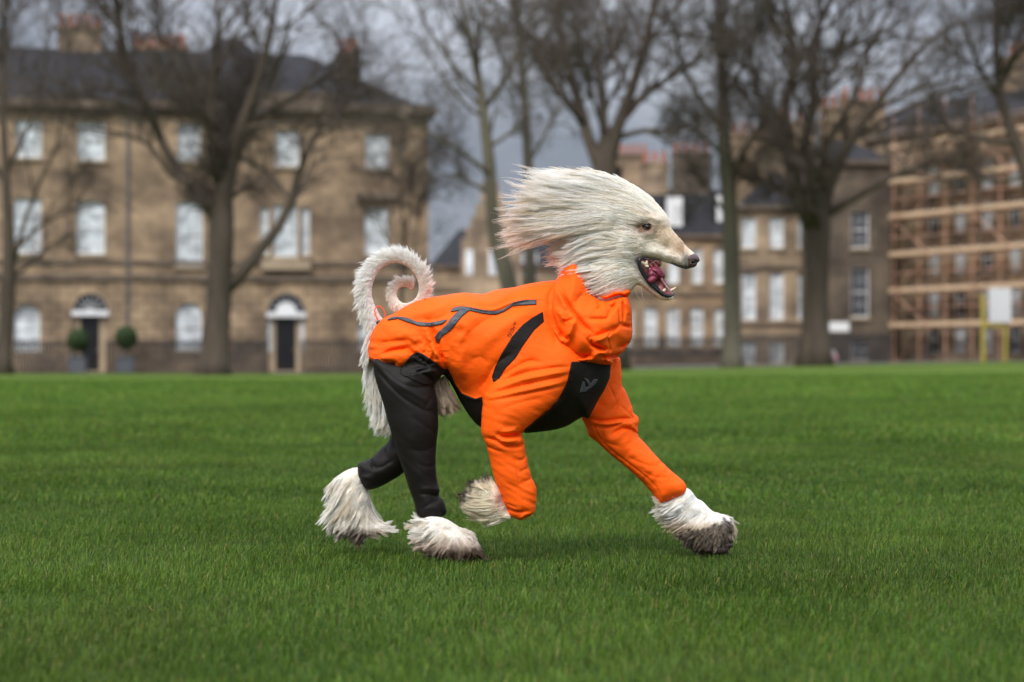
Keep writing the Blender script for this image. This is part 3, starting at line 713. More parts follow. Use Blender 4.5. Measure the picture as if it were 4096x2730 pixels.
p_ff, f_pff = paw_solid('paw', 4, [(900,980),(1050,890),(1130,950),(1210,1020),(1280,1080),(1380,1110),(1420,1180),(1410,1300),(1350,1370),(1220,1390),(1120,1340),(1060,1270),(1000,1180),(930,1080)], [(1050,1050,.032,.035,.07),(1250,1250,.04,.035,.06)], .07, col_ff, PG2)
M_pad = mat('muddy_paw_pad', (.03, .018, .016), .55, bump=.5, bscale=200, bdist=.002)
for a, b, r in ((1320,1368,.016),(1180,1320,.012),(1235,1365,.010),(1390,1330,.009)):
    q = W2(4, [(a, b)], .07)[0]
    MB().sphere((q[0]-DOG[0], .03, q[1]), r, 14, 10, (1.25, .8, .75)).build('paw_pad', M_pad, p_ff, True)

# ================================================================ HAIR
def hair_mat(name, rough=.45, tr=.35):
    m = bpy.data.materials.new(name); m.use_nodes = True
    n = m.node_tree; n.nodes.clear(); l = n.links.new
    out = n.nodes.new('ShaderNodeOutputMaterial'); p = n.nodes.new('ShaderNodeBsdfPrincipled'); t = n.nodes.new('ShaderNodeBsdfTranslucent'); mx = n.nodes.new('ShaderNodeMixShader')
    a = n.nodes.new('ShaderNodeAttribute'); a.attribute_name = 'tint'
    hi = n.nodes.new('ShaderNodeHairInfo'); hs = n.nodes.new('ShaderNodeHueSaturation')
    mr_ = n.nodes.new('ShaderNodeMapRange'); mr_.inputs['To Min'].default_value = .84; mr_.inputs['To Max'].default_value = 1.12
    l(hi.outputs['Random'], mr_.inputs['Value']); l(mr_.outputs[0], hs.inputs['Value']); l(a.outputs['Color'], hs.inputs['Color'])
    l(hs.outputs[0], p.inputs['Base Color']); l(hs.outputs[0], t.inputs['Color'])
    p.inputs['Roughness'].default_value = rough; p.inputs['Specular IOR Level'].default_value = .35
    mx.inputs[0].default_value = tr
    l(p.outputs[0], mx.inputs[1]); l(t.outputs[0], mx.inputs[2]); l(mx.outputs[0], out.inputs['Surface'])
    return m
M_hair = hair_mat('long_hair')
def add_hair(name, P, cols, parent, r0=.0006, r1=.00012, rad=None, prof=None):
    """P: (n, k, 3) world points; cols: (n,k,3) or (n,3)"""
    n, k, _ = P.shape
    cv = bpy.data.hair_curves.new(name)
    cv.add_curves([k]*n)
    off = (P-DOG if parent is not None else P).astype(np.float32)
    cv.attributes['position'].data.foreach_set('vector', off.reshape(-1))
    R = np.interp(np.linspace(0, 1, k), [0, .5, 1], [r0, (r0*.9+r1*.1) if prof is None else prof, r1]).astype(np.float32)
    R = np.tile(R, (n, 1))
    if rad is not None: R = R*rad[:, None]
    ra = cv.attributes.new('radius', 'FLOAT', 'POINT'); ra.data.foreach_set('value', R.reshape(-1).astype(np.float32))
    if cols.ndim == 2: cols = np.repeat(cols[:, None, :], k, 1)
    ca = cv.attributes.new('tint', 'FLOAT_COLOR', 'POINT')
    ca.data.foreach_set('color', np.concatenate([cols, np.ones((n, k, 1))], 2).astype(np.float32).reshape(-1))
    o = bpy.data.objects.new(name, cv); COL.objects.link(o); cv.materials.append(M_hair)
    if parent is not None: o.parent = parent
    return o
def guides(zm, lst, yo=0.0, n=14):
    G_ = []
    for g in lst:
        p = smooth_poly(W2(zm, g, yo), 2, False) if len(g) > 2 else W2(zm, g, yo)
        d = np.r_[0, np.cumsum(np.hypot(*np.diff(p, axis=0).T))]; s = np.linspace(0, d[-1], n)
        q = np.stack([np.interp(s, d, p[:, 0]), np.interp(s, d, p[:, 1])], 1)
        t = np.gradient(q, axis=0); t /= np.linalg.norm(t, axis=1, keepdims=True)+1e-9
        G_.append(np.hstack([q, t, (d[-1]-s)[:, None]]))
    return np.vstack(G_)
def field(Gd, x, z, pw=2.5, eps=.004):
    w = 1.0/(np.hypot(x[:, None]-Gd[None, :, 0], z[:, None]-Gd[None, :, 1])+eps)**pw
    w /= w.sum(1, keepdims=True)
    v = w@Gd[:, 2:5]
    nn = np.hypot(v[:, 0], v[:, 1])+1e-9
    return v[:, 0]/nn, v[:, 1]/nn, v[:, 2]
def roots_on(o, n, mask=None, seed=0):
    """points, normals on the mesh of o (area weighted)"""
    r = np.random.default_rng(seed); me = o.data; m = len(me.polygons)
    c_ = np.empty(m*3, np.float32); me.polygons.foreach_get('center', c_); c_ = c_.reshape(-1, 3)
    nr = np.empty(m*3, np.float32); me.polygons.foreach_get('normal', nr); nr = nr.reshape(-1, 3)
    ar = np.empty(m, np.float32); me.polygons.foreach_get('area', ar)
    c_ = c_+DOG
    w = ar*(mask(c_, nr) if mask is not None else 1.0)
    i = r.choice(m, n, p=w/w.sum())
    return c_[i]+r.normal(0, .0010, (n, 3)), nr[i]
def grow(Pr, N, Gd, length, steps=12, lift=.5, lift_decay=.25, frizz=.06, grav=0.0, yconv=0.0, g=None, f=None, marg=.001, clump=.5, nclump=400, seed=1, pw=2.5, ydrift=0.0, jit=.12, wav=0.0, maxl=None, pull=.9, lvar=.0):
    r = np.random.default_rng(seed); n = len(Pr)
    fx, fz, rem = field(Gd, Pr[:, 0], Pr[:, 2], pw)
    Ln = length*r.uniform(.6, 1.05, n) if np.isscalar(length) else length(rem)*r.uniform(.40, 1.12, n)
    if maxl: Ln = np.minimum(Ln, maxl*r.uniform(.7, 1.1, n))
    # clump parents share noise
    nc_ = min(nclump, n); ci = r.choice(n, nc_, replace=False)
    best = np.full(n, 1e9); bi = np.zeros(n, int)
    for s in range(0, nc_, 50):
        d = ((Pr[:, None, :]-Pr[ci[s:s+50]][None])**2).sum(2); j = d.argmin(1); dd = d[np.arange(n), j]
        m = dd < best; best[m] = dd[m]; bi[m] = s+j[m]
    par = ci[bi]
    Ln = Ln*(1-lvar*r.random(nc_)**1.3)[bi]; h = Ln/steps
    cn = r.normal(0, 1, (nc_, 3)); jn = r.normal(0, 1, (n, 3)); ph = r.uniform(0, 6.28, (nc_,)); 
    out = np.empty((n, steps+1, 3)); out[:, 0] = Pr; P = Pr.copy()
    lf = lift
    for k in range(steps):
        fx, fz, _ = field(Gd, P[:, 0], P[:, 2], pw)
        d = np.stack([fx, np.zeros(n)-yconv*np.clip(P[:, 1]-DY, -.1, .1)/.1+ydrift, fz], 1)
        if pull:
            dx_ = Gd[None, :, 0]-P[:, 0, None]; dz_ = Gd[None, :, 1]-P[:, 2, None]; q2 = dx_*dx_+dz_*dz_; j = q2.argmin(1); ar_ = np.arange(n)
            ds_ = np.sqrt(q2[ar_, j]); pf = pull*min(1, max(0, (.82-k/steps)/.25))*np.clip((ds_-.007)/.009, 0, 1)/(ds_+1e-6)
            d[:, 0] += dx_[ar_, j]*pf; d[:, 2] += dz_[ar_, j]*pf
        # stay in the surface plane near the root
        tn = (d*N).sum(1, keepdims=True); wgt = math.exp(-k*.35)
        d = d-N*np.minimum(tn, 0)*wgt+N*lf
        t_ = k/steps
        d = d+cn[bi]*jit*(.4+t_*t_*1.4)+jn*frizz+np.array([0, 0, -grav*t_])
        if wav:
            a_ = ph[bi]+k*1.3
            d[:, 2] += wav*np.sin(a_); d[:, 1] += wav*np.cos(a_)
        d /= np.linalg.norm(d, axis=1, keepdims=True)+1e-9
        P = P+d*h[:, None]
        if f is not None:
            v = g.sample(f, P); m = v < marg
            if m.any(): P[m] += g.grad(f, P[m])*(marg-v[m])[:, None]
        out[:, k+1] = P; lf *= math.exp(-lift_decay)
    if clump > 0:
        tt_ = np.linspace(0, 1, steps+1)[None, :, None]
        out = out+(out[par]-out)*(clump*tt_**1.3)
    globals()['LAST'] = bi
    return out, Ln
LAST = None
def cols_for(P, fn):
    n, k, _ = P.shape
    return fn(P.reshape(-1, 3)).reshape(n, k, 3)
def jitter_cols(c, seed, a=.08, warm=.05, ct=.09):
    r = np.random.default_rng(seed); n = len(c)
    v = 1+r.normal(0, a, n); w = r.normal(0, warm, n)
    if LAST is not None and len(LAST) == n:
        t = r.normal(0, 1, LAST.max()+1)[LAST]; v = v-ct*np.clip(t, 0, 2); w = w+ct*.7*np.clip(t, 0, 2)
    m = np.stack([v*(1+w*.3), v*(1-w*.15), v*(1-w)], 1)
    return np.clip(c*(m[:, None, :] if c.ndim == 3 else m), 0, .95)

# flow of the coat over head and neck
GH = guides(1, [
 [(1830,720),(1780,640),(1700,520),(1500,345),(1300,262),(1130,222),(980,212)],
 [(1760,640),(1640,500),(1400,340),(1150,262),(900,222),(640,170)],
 [(1700,620),(1600,530),(1350,420),(1050,315),(800,255),(540,190)],
 [(1640,640),(1540,570),(1300,480),(1000,385),(720,300),(490,225)],
 [(1580,650),(1480,600),(1250,540),(960,460),(700,390),(480,350)],
 [(1540,680),(1430,630),(1200,570),(930,530),(650,500),(400,500)],
 [(1500,700),(1400,660),(1180,610),(900,610),(600,610),(360,610)],
 [(1480,720),(1350,680),(1150,650),(900,680),(600,690),(280,740)],
 [(1450,740),(1320,710),(1130,690),(930,740),(650,780),(270,830)],
 [(1400,740),(1250,722),(1080,730),(930,780),(680,850),(400,940)],
 [(1330,740),(1200,735),(1060,755),(940,795),(720,880),(520,950),(360,1045)],
 [(1520,800),(1350,790),(1180,790),(1060,820),(980,880),(890,970)],
 [(1520,860),(1350,850),(1150,860),(1000,910),(870,980)],
 [(1700,900),(1500,930),(1300,940),(1120,960),(980,1000),(860,1045)],
 [(1500,1000),(1400,1000),(1200,1020),(1000,1040),(880,1095)],
 [(1510,1080),(1400,1070),(1220,1100),(1050,1130),(900,1160)],
 [(1530,1150),(1420,1150),(1250,1200),(1100,1260),(1010,1300)],
 [(1570,1220),(1450,1220),(1300,1290),(1180,1350),(1090,1375)],
 [(1600,1280),(1500,1270),(1400,1320),(1300,1350),(1200,1370)],
 [(2040,960),(1950,880),(1860,770),(1800,700)],
 [(1990,1000),(1880,930),(1760,830),(1680,790),(1560,800)],
 [(1980,1070),(1880,1020),(1750,960),(1600,930),(1500,930)],
 [(1950,1105),(1850,1065),(1750,1030),(1620,1000),(1500,1010)],
 [(1840,1400),(1760,1400),(1680,1350),(1600,1290),(1540,1240)]])
_q = GH[:11*14]; _zx = ((_q[:, 0]*FPX/DY+CX)-1900)*2.353; _zm = CAMH+(HY-(600+585/2.353))/FPX*DY
_f = 1-.22*np.clip((1150-_zx)/500, 0, 1); _q[:, 1] = _zm+(_q[:, 1]-_zm)*_f
for _i in range(11):
    _s = _q[_i*14:(_i+1)*14]; _t = np.gradient(_s[:, :2], axis=0); _s[:, 2:4] = _t/np.linalg.norm(_t, axis=1, keepdims=True)
_g = GH.reshape(-1, 14, 5); _x = []
for _i in range(10):
    for _w in (.25, .5, .75):
        _m = _g[_i]*(1-_w)+_g[_i+1]*_w; _m[:, 2:4] /= np.linalg.norm(_m[:, 2:4], axis=1, keepdims=True); _x.append(_m)
GTOP = np.vstack([GH[:11*14]]+_x)
GH = np.vstack([GH]+_x)
def hz(co): return zc(1, co, 0)
def head_tint(P):
    c = coat_cols(P); z = hz(P)
    far = np.clip((1450-z[:, 0])/500, 0, 1)
    c = blend(c, np.array([.975, .925, .87]), far)
    c = blend(c, np.array([.86, .72, .62]), .6*np.clip((700-z[:, 0])/500, 0, 1))
    return c
# 1 short coat on the face
def m_face(c, n): z = hz(c); return ((z[:, 0] > 1380))*np.clip(1.15-np.exp(-((z[:, 0]-1612)/62)**2-((z[:, 1]-735)/36)**2)*1.3, 0, 1)*(c[:, 1] < DY+.045)*(z[:, 0] < 1962)
Pr, Nr = roots_on(head_o, 52000, m_face, 11)
zr = hz(Pr)
lenf = np.interp(zr[:, 0], [1380, 1500, 1600, 1750, 2000], [.042, .030, .018, .008, .004])*np.interp(zr[:, 1], [300, 600, 900], [.9, 1, 1.0])
Pf, _ = grow(Pr, Nr, GH, lambda rem: lenf, 5, .28, .5, .10, g=H, f=f_head, marg=.0004, clump=.35, nclump=3500, seed=12, jit=.06)
add_hair('face_coat', Pf, jitter_cols(head_tint(Pf.reshape(-1, 3)).reshape(*Pf.shape), 13, .07), head_o, .00032, .00008)
# 2 cheek and neck hair
def m_neck(c, n): z = hz(c); return ((z[:, 0] < 1600-np.maximum(0, 1000-z[:, 1])*.5) & (z[:, 0] > 960) & (z[:, 1] > 760))*1.0
Pr, Nr = roots_on(head_o, 26000, m_neck, 21)
Pn, _ = grow(Pr, Nr, GH, lambda rem: np.clip(rem*1.05, .03, .14), 12, .16, .25, .04, g=H, f=f_head, marg=.0015, clump=.75, nclump=1100, seed=22, jit=.09, wav=.07, maxl=.13)
add_hair('neck_hair', Pn, jitter_cols(cols_for(Pn, head_tint), 23, .09), head_o, .00040, .0001)
# 3 long topknot and ear hair streaming back
def m_top(c, n): z = hz(c); return ((z[:, 0] < 1700) & (z[:, 1] < 780-np.maximum(z[:, 0]-1500, 0)*.9))*np.interp(z[:, 0], [950, 1300, 1600, 1700], [1.0, 1.2, .8, .5])
Pr, Nr = roots_on(head_o, 30000, m_top, 31)
Nr[:, 2] *= .5
Pt, _ = grow(Pr, Nr, GTOP, lambda rem: np.clip(rem*1.15, .05, .42), 20, .10, .35, .04, g=H, f=np.minimum(f_head, f_ear), marg=.0015, clump=.86, nclump=1300, seed=32, yconv=.12, jit=.075, wav=.15, lvar=.5)
add_hair('topknot_hair', Pt, jitter_cols(cols_for(Pt, head_tint), 33, .08, .04, .15), head_o, .00036, .0001)
def m_ear(c, n): return 1.0*(n[:, 1] < .6)*(hz(c)[:, 0] < 1260)*(hz(c)[:, 1] < 775)
Pr, Nr = roots_on(ear_o, 16000, m_ear, 41)
Pe, _ = grow(Pr, Nr, GTOP, lambda rem: np.clip(rem*1.15, .05, .36), 20, .16, .35, .03, g=H, f=f_head, marg=.002, clump=.86, nclump=650, seed=42, yconv=.08, jit=.085, wav=.16, lvar=.5)
add_hair('ear_hair', Pe, jitter_cols(cols_for(Pe, lambda P: head_tint(P)*np.array([.98, .965, .95])), 43, .08, .05, .16), ear_o, .00036, .0001)
# loose flyaway locks
Pr, Nr = roots_on(head_o, 2600, m_top, 35)
Pw, _ = grow(Pr, Nr, GTOP, lambda rem: np.clip(rem*1.25, .08, .45), 20, .16, .3, .04, g=H, f=np.minimum(f_head, f_ear), marg=.004, clump=.8, nclump=210, seed=36, yconv=.08, jit=.09, wav=.18, lvar=.35, pull=.7)
add_hair('flyaway_hair', Pw, jitter_cols(cols_for(Pw, head_tint), 37, .06, .04, .05), head_o, .00036, .0001)
Pr, Nr = roots_on(head_o, 1500, m_neck, 38)
Pw, _ = grow(Pr, Nr, GH, lambda rem: np.clip(rem*1.1, .04, .09), 12, .25, .25, .05, g=H, f=f_head, marg=.003, clump=.7, nclump=140, seed=39, jit=.2, wav=.2, pull=.3)
add_hair('flyaway_hair', Pw, jitter_cols(cols_for(Pw, head_tint), 40, .06, .04, .05), head_o, .00036, .0001)
# whiskers
wl = []
for a, b, c_, d, e, f_ in ((1700,1036,1640,1030,1560,1080),(1745,1040,1690,1050,1640,1080),(1730,1050,1680,1060,1620,1100),(1830,1075,1815,1110,1800,1140),(1870,1085,1860,1120,1840,1150),(1900,1095,1890,1130,1870,1160),
                      (2010,1118,2020,1135,2025,1150),(2035,1115,2050,1130,2052,1150),(1850,1395,1880,1420,1905,1440),(1840,1400,1860,1430,1870,1450),(1500,1290,1520,1370,1570,1440),(1555,1290,1570,1370,1580,1430)):
    q = smooth_poly(W2(1, [(a, b), (c_, d), (e, f_)]), 2, False); wl.append(np.stack([q[:, 0], np.linspace(DY-.022, DY-.035, len(q)), q[:, 1]], 1))
add_hair('whiskers', np.array(wl), np.tile([.75, .62, .5], (len(wl), 1)), head_o, .0002, .0001)

# 4 tail feathering
def tail_hair(n, seed):
    r = np.random.default_rng(seed); m = len(TP); T = np.gradient(TP, axis=0); T /= np.linalg.norm(T, axis=1, keepdims=True)
    nc_ = 260; cu = np.sort(r.uniform(0, 1, nc_))
    u = r.uniform(0.0, 1, n); cl = np.abs(u[:, None]-cu[None]).argmin(1)
    uu = u*(1-.0)+0
    idx = uu*(m-1); i0 = idx.astype(int).clip(0, m-2); ft = (idx-i0)[:, None]
    C_ = TP[i0]*(1-ft)+TP[i0+1]*ft; t = T[i0]
    # outward: left of travel (outside of the curl)
    O = np.stack([-t[:, 2], np.zeros(n), t[:, 0]], 1); O /= np.linalg.norm(O, axis=1, keepdims=True)+1e-9
    B = np.array([0, 1.0, 0])
    a = r.uniform(-math.pi, math.pi, n)
    N = O*np.cos(a)[:, None]+B*np.sin(a)[:, None]
    rad = np.interp(uu, np.linspace(0, 1, len(tr_)), tr_)
    P = C_+N*rad[:, None]; outw = np.cos(a)
    Ln = np.interp(uu, [0, .1, .45, .7, 1], [.032, .029, .023, .016, .024])*np.interp(outw, [-1, -.2, .6, 1], [.22, .45, 1, 1.1])*r.uniform(.7, 1.1, n)*(1+.16*r.normal(0, 1, nc_)[cl]*np.clip(outw, 0, 1))
    steps = 8; out = np.empty((n, steps+1, 3)); out[:, 0] = P
    jn = r.normal(0, 1, (n, 3)); cn = r.normal(0, 1, (nc_, 3))
    for k in range(steps):
        s = k/steps
        d = -t*(.55+.5*s)+N*(.75*(1-s)+.15)+O*(.35+.4*s)*np.clip(outw+.5, 0, 1)[:, None]+jn*.07+cn[cl]*.10*(.3+s)+np.array([0, 0, -.15*s])
        d /= np.linalg.norm(d, axis=1, keepdims=True); P = P+d*(Ln/steps)[:, None]; out[:, k+1] = P
    # clump
    first = np.array([np.flatnonzero(cl == j)[0] if (cl == j).any() else 0 for j in range(nc_)])
    key = cl; par = first[key]
    s = np.linspace(0, 1, steps+1)[None, :, None]
    near = (np.abs(a-a[par]) < .9)[:, None, None]
    out = out+(out[par]-out)*(.7*s**1.3)*near
    base = np.array([.94, .90, .85]); pinkish = np.array([.92, .82, .73])
    c = base*(1-np.clip((uu-.45)/.3, 0, 1)[:, None]*.75)+pinkish*(np.clip((uu-.45)/.3, 0, 1)[:, None]*.75)
    return out, c
Ph, ch_ = tail_hair(22000, 51)
add_hair('tail_hair', Ph, jitter_cols(ch_, 52, .08, ct=0), tail_o, .00040, .0001)

# 5 breeches and belly hair (grown from patches of the body between the trouser legs)
def patch_roots(poly, n, y0, y1, seed):
    r = np.random.default_rng(seed); lo, hi = poly.min(0), poly.max(0); out = []
    while len(out) < n:
        q = r.uniform(lo, hi, (n*3, 2)); s = poly_sdf(q[:, 0], q[:, 1], poly) < 0; out += list(q[s])
    q = np.array(out[:n]); return np.stack([q[:, 0], DY+r.uniform(y0, y1, n), q[:, 1]], 1), np.tile([0., -1., 0.], (n, 1))
GB = guides(6, [[(292,130),(245,240),(232,330),(240,460)],[(300,230),(272,400),(290,560),(285,660)],[(340,350),(320,550),(345,690),(300,830)],[(390,450),(370,650),(360,800),(262,900)],[(430,600),(425,780),(415,900),(395,950)],[(470,750),(480,850),(432,930)]])
Pr, Nr = patch_roots(W2(6, [(290,120),(250,230),(240,380),(290,560),(330,720),(400,820),(480,840),(500,700),(430,450),(340,230)]), 9000, .0, .06, 61)
Pb, _ = grow(Pr, Nr, GB, lambda rem: np.clip(rem, .03, .12), 12, 0, .3, .07, clump=.62, nclump=420, seed=62, jit=.2, wav=.2, maxl=.125, pull=.25, lvar=.6)
add_hair('breeches_hair', Pb, jitter_cols(np.tile([.94, .91, .86], (len(Pb), 1)), 63, .08), dog, .0005, .00012)
GL = guides(6, [[(890,360),(880,480),(905,620),(908,720)],[(930,360),(940,520),(975,640),(950,750)],[(970,380),(1010,520),(1050,590),(1090,660)],[(940,350),(960,480),(1010,600),(1020,690)]])
Pr, Nr = patch_roots(W2(6, [(870,390),(950,345),(985,360),(1010,440),(1060,530),(1080,600),(960,600),(900,620)]), 4500, -.05, .03, 64)
Pl, _ = grow(Pr, Nr, GL, lambda rem: np.clip(rem, .02, .09), 10, 0, .3, .07, clump=.62, nclump=260, seed=65, jit=.2, wav=.18, pull=.25, lvar=.6)
add_hair('belly_hair', Pl, jitter_cols(np.tile([.62, .50, .38], (len(Pl), 1)), 66, .1), dog, .0005, .00012)
# drooping rump hair under the tail root
Pr, Nr = patch_roots(W2(2, [(300,640),(250,700),(228,800),(210,900),(240,930),(280,760)]), 2500, -.02, .05, 67)
GRr = guides(2, [[(320,640),(270,700),(230,800),(200,960)],[(330,700),(260,800),(230,900),(215,1000)]])
Pq, _ = grow(Pr, Nr, GRr, lambda rem: np.clip(rem, .02, .07), 8, 0, .3, .06, clump=.7, nclump=70, seed=68, jit=.15, wav=.1)
add_hair('rump_hair', Pq, jitter_cols(np.tile([.94, .91, .86], (len(Pq), 1)), 69, .08), dog, .0005, .00012)

# 6 paw hair
def paw_hair(o, f, g, zm, yo, gl, n, ln, colfn, seed, lift=.35, nclump=600, wav=.1, mask=None, lvar=.35, grav=.0, clump=.72, jit=.17, r0=.00036):
    Gd = guides(zm, gl, yo)
    Pr, Nr = roots_on(o, n, mask, seed)
    P, _ = grow(Pr, Nr, Gd, lambda rem: np.clip(rem, ln[0], ln[1]), 10, lift, .3, .06, grav=grav, g=g, f=f, marg=.001, clump=clump, nclump=nclump, seed=seed+1, jit=jit, wav=wav, lvar=lvar)
    return add_hair('paw_hair', P, jitter_cols(cols_for(P, colfn), seed+2, .10), o, r0, .0001)
paw_hair(p_fh, f_pfh, PG, 3, .10, [[(560,400),(430,430),(310,510),(225,650)],[(570,450),(430,560),(310,760),(120,940)],[(600,520),(480,700),(340,880),(212,1040)],[(630,600),(570,800),(460,980),(400,1045)],
    [(660,620),(650,800),(620,950),(560,1060)],[(690,620),(705,780),(770,900),(910,915)],[(650,900),(750,960),(960,985)],[(680,600),(740,625),(820,672)]], 24000, (.045, .13), col_fh, 71, lift=.5, jit=.22)
paw_hair(p_nh, f_pnh, PG, 3, -.10, [[(1320,890),(1170,920),(1040,905),(1020,850)],[(1370,900),(1200,950),(1050,970),(905,968)],[(1320,950),(1150,1040),(1030,1090),(970,1120)],[(1370,1000),(1200,1100),(985,1135)],
    [(1460,1010),(1360,1130),(1180,1200),(1120,1190)],[(1400,880),(1550,950),(1650,1050),(1700,1150),(1752,1255)],[(1400,950),(1500,1080),(1570,1200),(1530,1265)],[(1380,960),(1340,1100),(1280,1230)],[(1380,870),(1430,850),(1450,800)],[(1560,1000),(1640,980),(1660,1040)]], 24000, (.04, .13), col_nh, 74, lift=.6, jit=.24)
paw_hair(p_nf, f_pnf, PG, 3, -.09, [[(1980,870),(1800,915),(1650,885),(1530,825)],[(1950,800),(1750,835),(1600,805),(1488,735)],[(1920,720),(1750,722),(1600,685),(1490,655)],[(1890,650),(1780,600),(1680,560),(1590,515)],[(1880,600),(1800,530),(1740,470),(1690,430)],[(1860,560),(1820,490),(1790,440)]], 20000, (.035, .11), col_nf, 77, wav=.06, lift=.45)
paw_hair(p_ff, f_pff, PG2, 4, .07, [[(1080,900),(960,930),(870,985),(780,960)],[(1100,910),(960,1000),(860,1060),(745,1060)],[(1150,950),(1000,1070),(880,1110),(770,1140)],[(1200,1000),(1070,1130),(940,1200),(855,1265)],[(1250,1060),(1150,1180),(1040,1240),(960,1250)],
    [(1090,870),(1180,930),(1250,1000),(1300,1070)],[(1290,1080),(1380,1090),(1440,1110)],[(1300,1100),(1400,1150),(1465,1220),(1455,1340)],[(1250,1200),(1180,1300),(1100,1400)],[(1320,1200),(1290,1330),(1250,1430)],[(1380,1200),(1400,1280),(1420,1370)],[(1150,1200),(1080,1280),(1040,1370)]], 24000, (.03, .10), col_ff, 80, wav=.1, lift=.7, jit=.22)
# a little body visible at the cuffs
# ================================================================ LAWN AND GRASS
def terrain(x, y):
    s = np.clip((y-30)/75, 0, 1); s = s*s*(3-2*s)
    return s*(-0.10+np.clip((x+6)/32, 0, 1.2)*.60)-.024
def ground_mat():
    m = bpy.data.materials.new('turf'); m.use_nodes = True
    n = m.node_tree; p = n.nodes['Principled BSDF']; l = n.links.new
    t = n.nodes.new('ShaderNodeTexCoord')
    def noise(sc, det, st=None):
        z = n.nodes.new('ShaderNodeTexNoise'); z.inputs['Scale'].default_value = sc; z.inputs['Detail'].default_value = det
        mp_ = n.nodes.new('ShaderNodeMapping'); mp_.inputs['Scale'].default_value = st or (1, 1, 1)
        l(t.outputs['Object'], mp_.inputs[0]); l(mp_.outputs[0], z.inputs['Vector']); return z
    a, b, c = noise(.22, 4, (1, .45, 1)), noise(2.2, 6), noise(40, 3)
    r = n.nodes.new('ShaderNodeValToRGB'); e = r.color_ramp.elements
    e[0].position = .3; e[0].color = (.056, .092, .011, 1); e[1].position = .72; e[1].color = (.105, .162, .020, 1)
    x = e.new(.5); x.color = (.078, .124, .015, 1)
    m1 = n.nodes.new('ShaderNodeMix'); m1.data_type = 'FLOAT'; m1.inputs[0].default_value = .45
    l(a.outputs['Fac'], m1.inputs[2]); l(b.outputs['Fac'], m1.inputs[3])
    l(m1.outputs[0], r.inputs[0]); l(r.outputs[0], p.inputs['Base Color'])
    p.inputs['Roughness'].default_value = .9; p.inputs['Specular IOR Level'].default_value = .1
    bb = n.nodes.new('ShaderNodeBump'); bb.inputs['Strength'].default_value = .9; bb.inputs['Distance'].default_value = .03
    l(c.outputs['Fac'], bb.inputs['Height']); l(bb.outputs[0], p.inputs['Normal'])
    return m
gx = np.concatenate([np.linspace(-400, -60, 18), np.linspace(-55, 55, 56), np.linspace(60, 400, 18)])
gy = np.concatenate([np.linspace(-30, 30, 25), np.linspace(32, 112, 41)])
def sheet(name, gx, gy, zf, m, kind='structure'):
    X_, Y_ = np.meshgrid(gx, gy, indexing='ij'); V = np.stack([X_, Y_, zf(X_, Y_)], 2).reshape(-1, 3)
    a, b = len(gx), len(gy); i = (np.arange(a-1)[:, None]*b+np.arange(b-1)[None]).ravel()
    o = link_mesh(name, np_mesh(name, V, np.stack([i, i+b, i+b+1, i+1], 1)), m); o['kind'] = kind; return o
sheet('lawn', gx, gy, terrain, ground_mat())
M_asph = mat('asphalt', (.055, .053, .052), .85, var=.2, vscale=3, bump=.3, bscale=80)
M_flag = mat('paving', (.17, .15, .13), .8, var=.2, vscale=2)
sheet('path', gx, np.array([112.0, 114.5]), lambda x, y: terrain(x, y)-.03, M_flag)
sheet('road', gx, np.array([114.5, 122.0]), lambda x, y: terrain(x, y)-.14, M_asph)
sheet('pavement', gx, np.linspace(122.0, 900.0, 12), lambda x, y: terrain(x, y)-.02, M_flag)

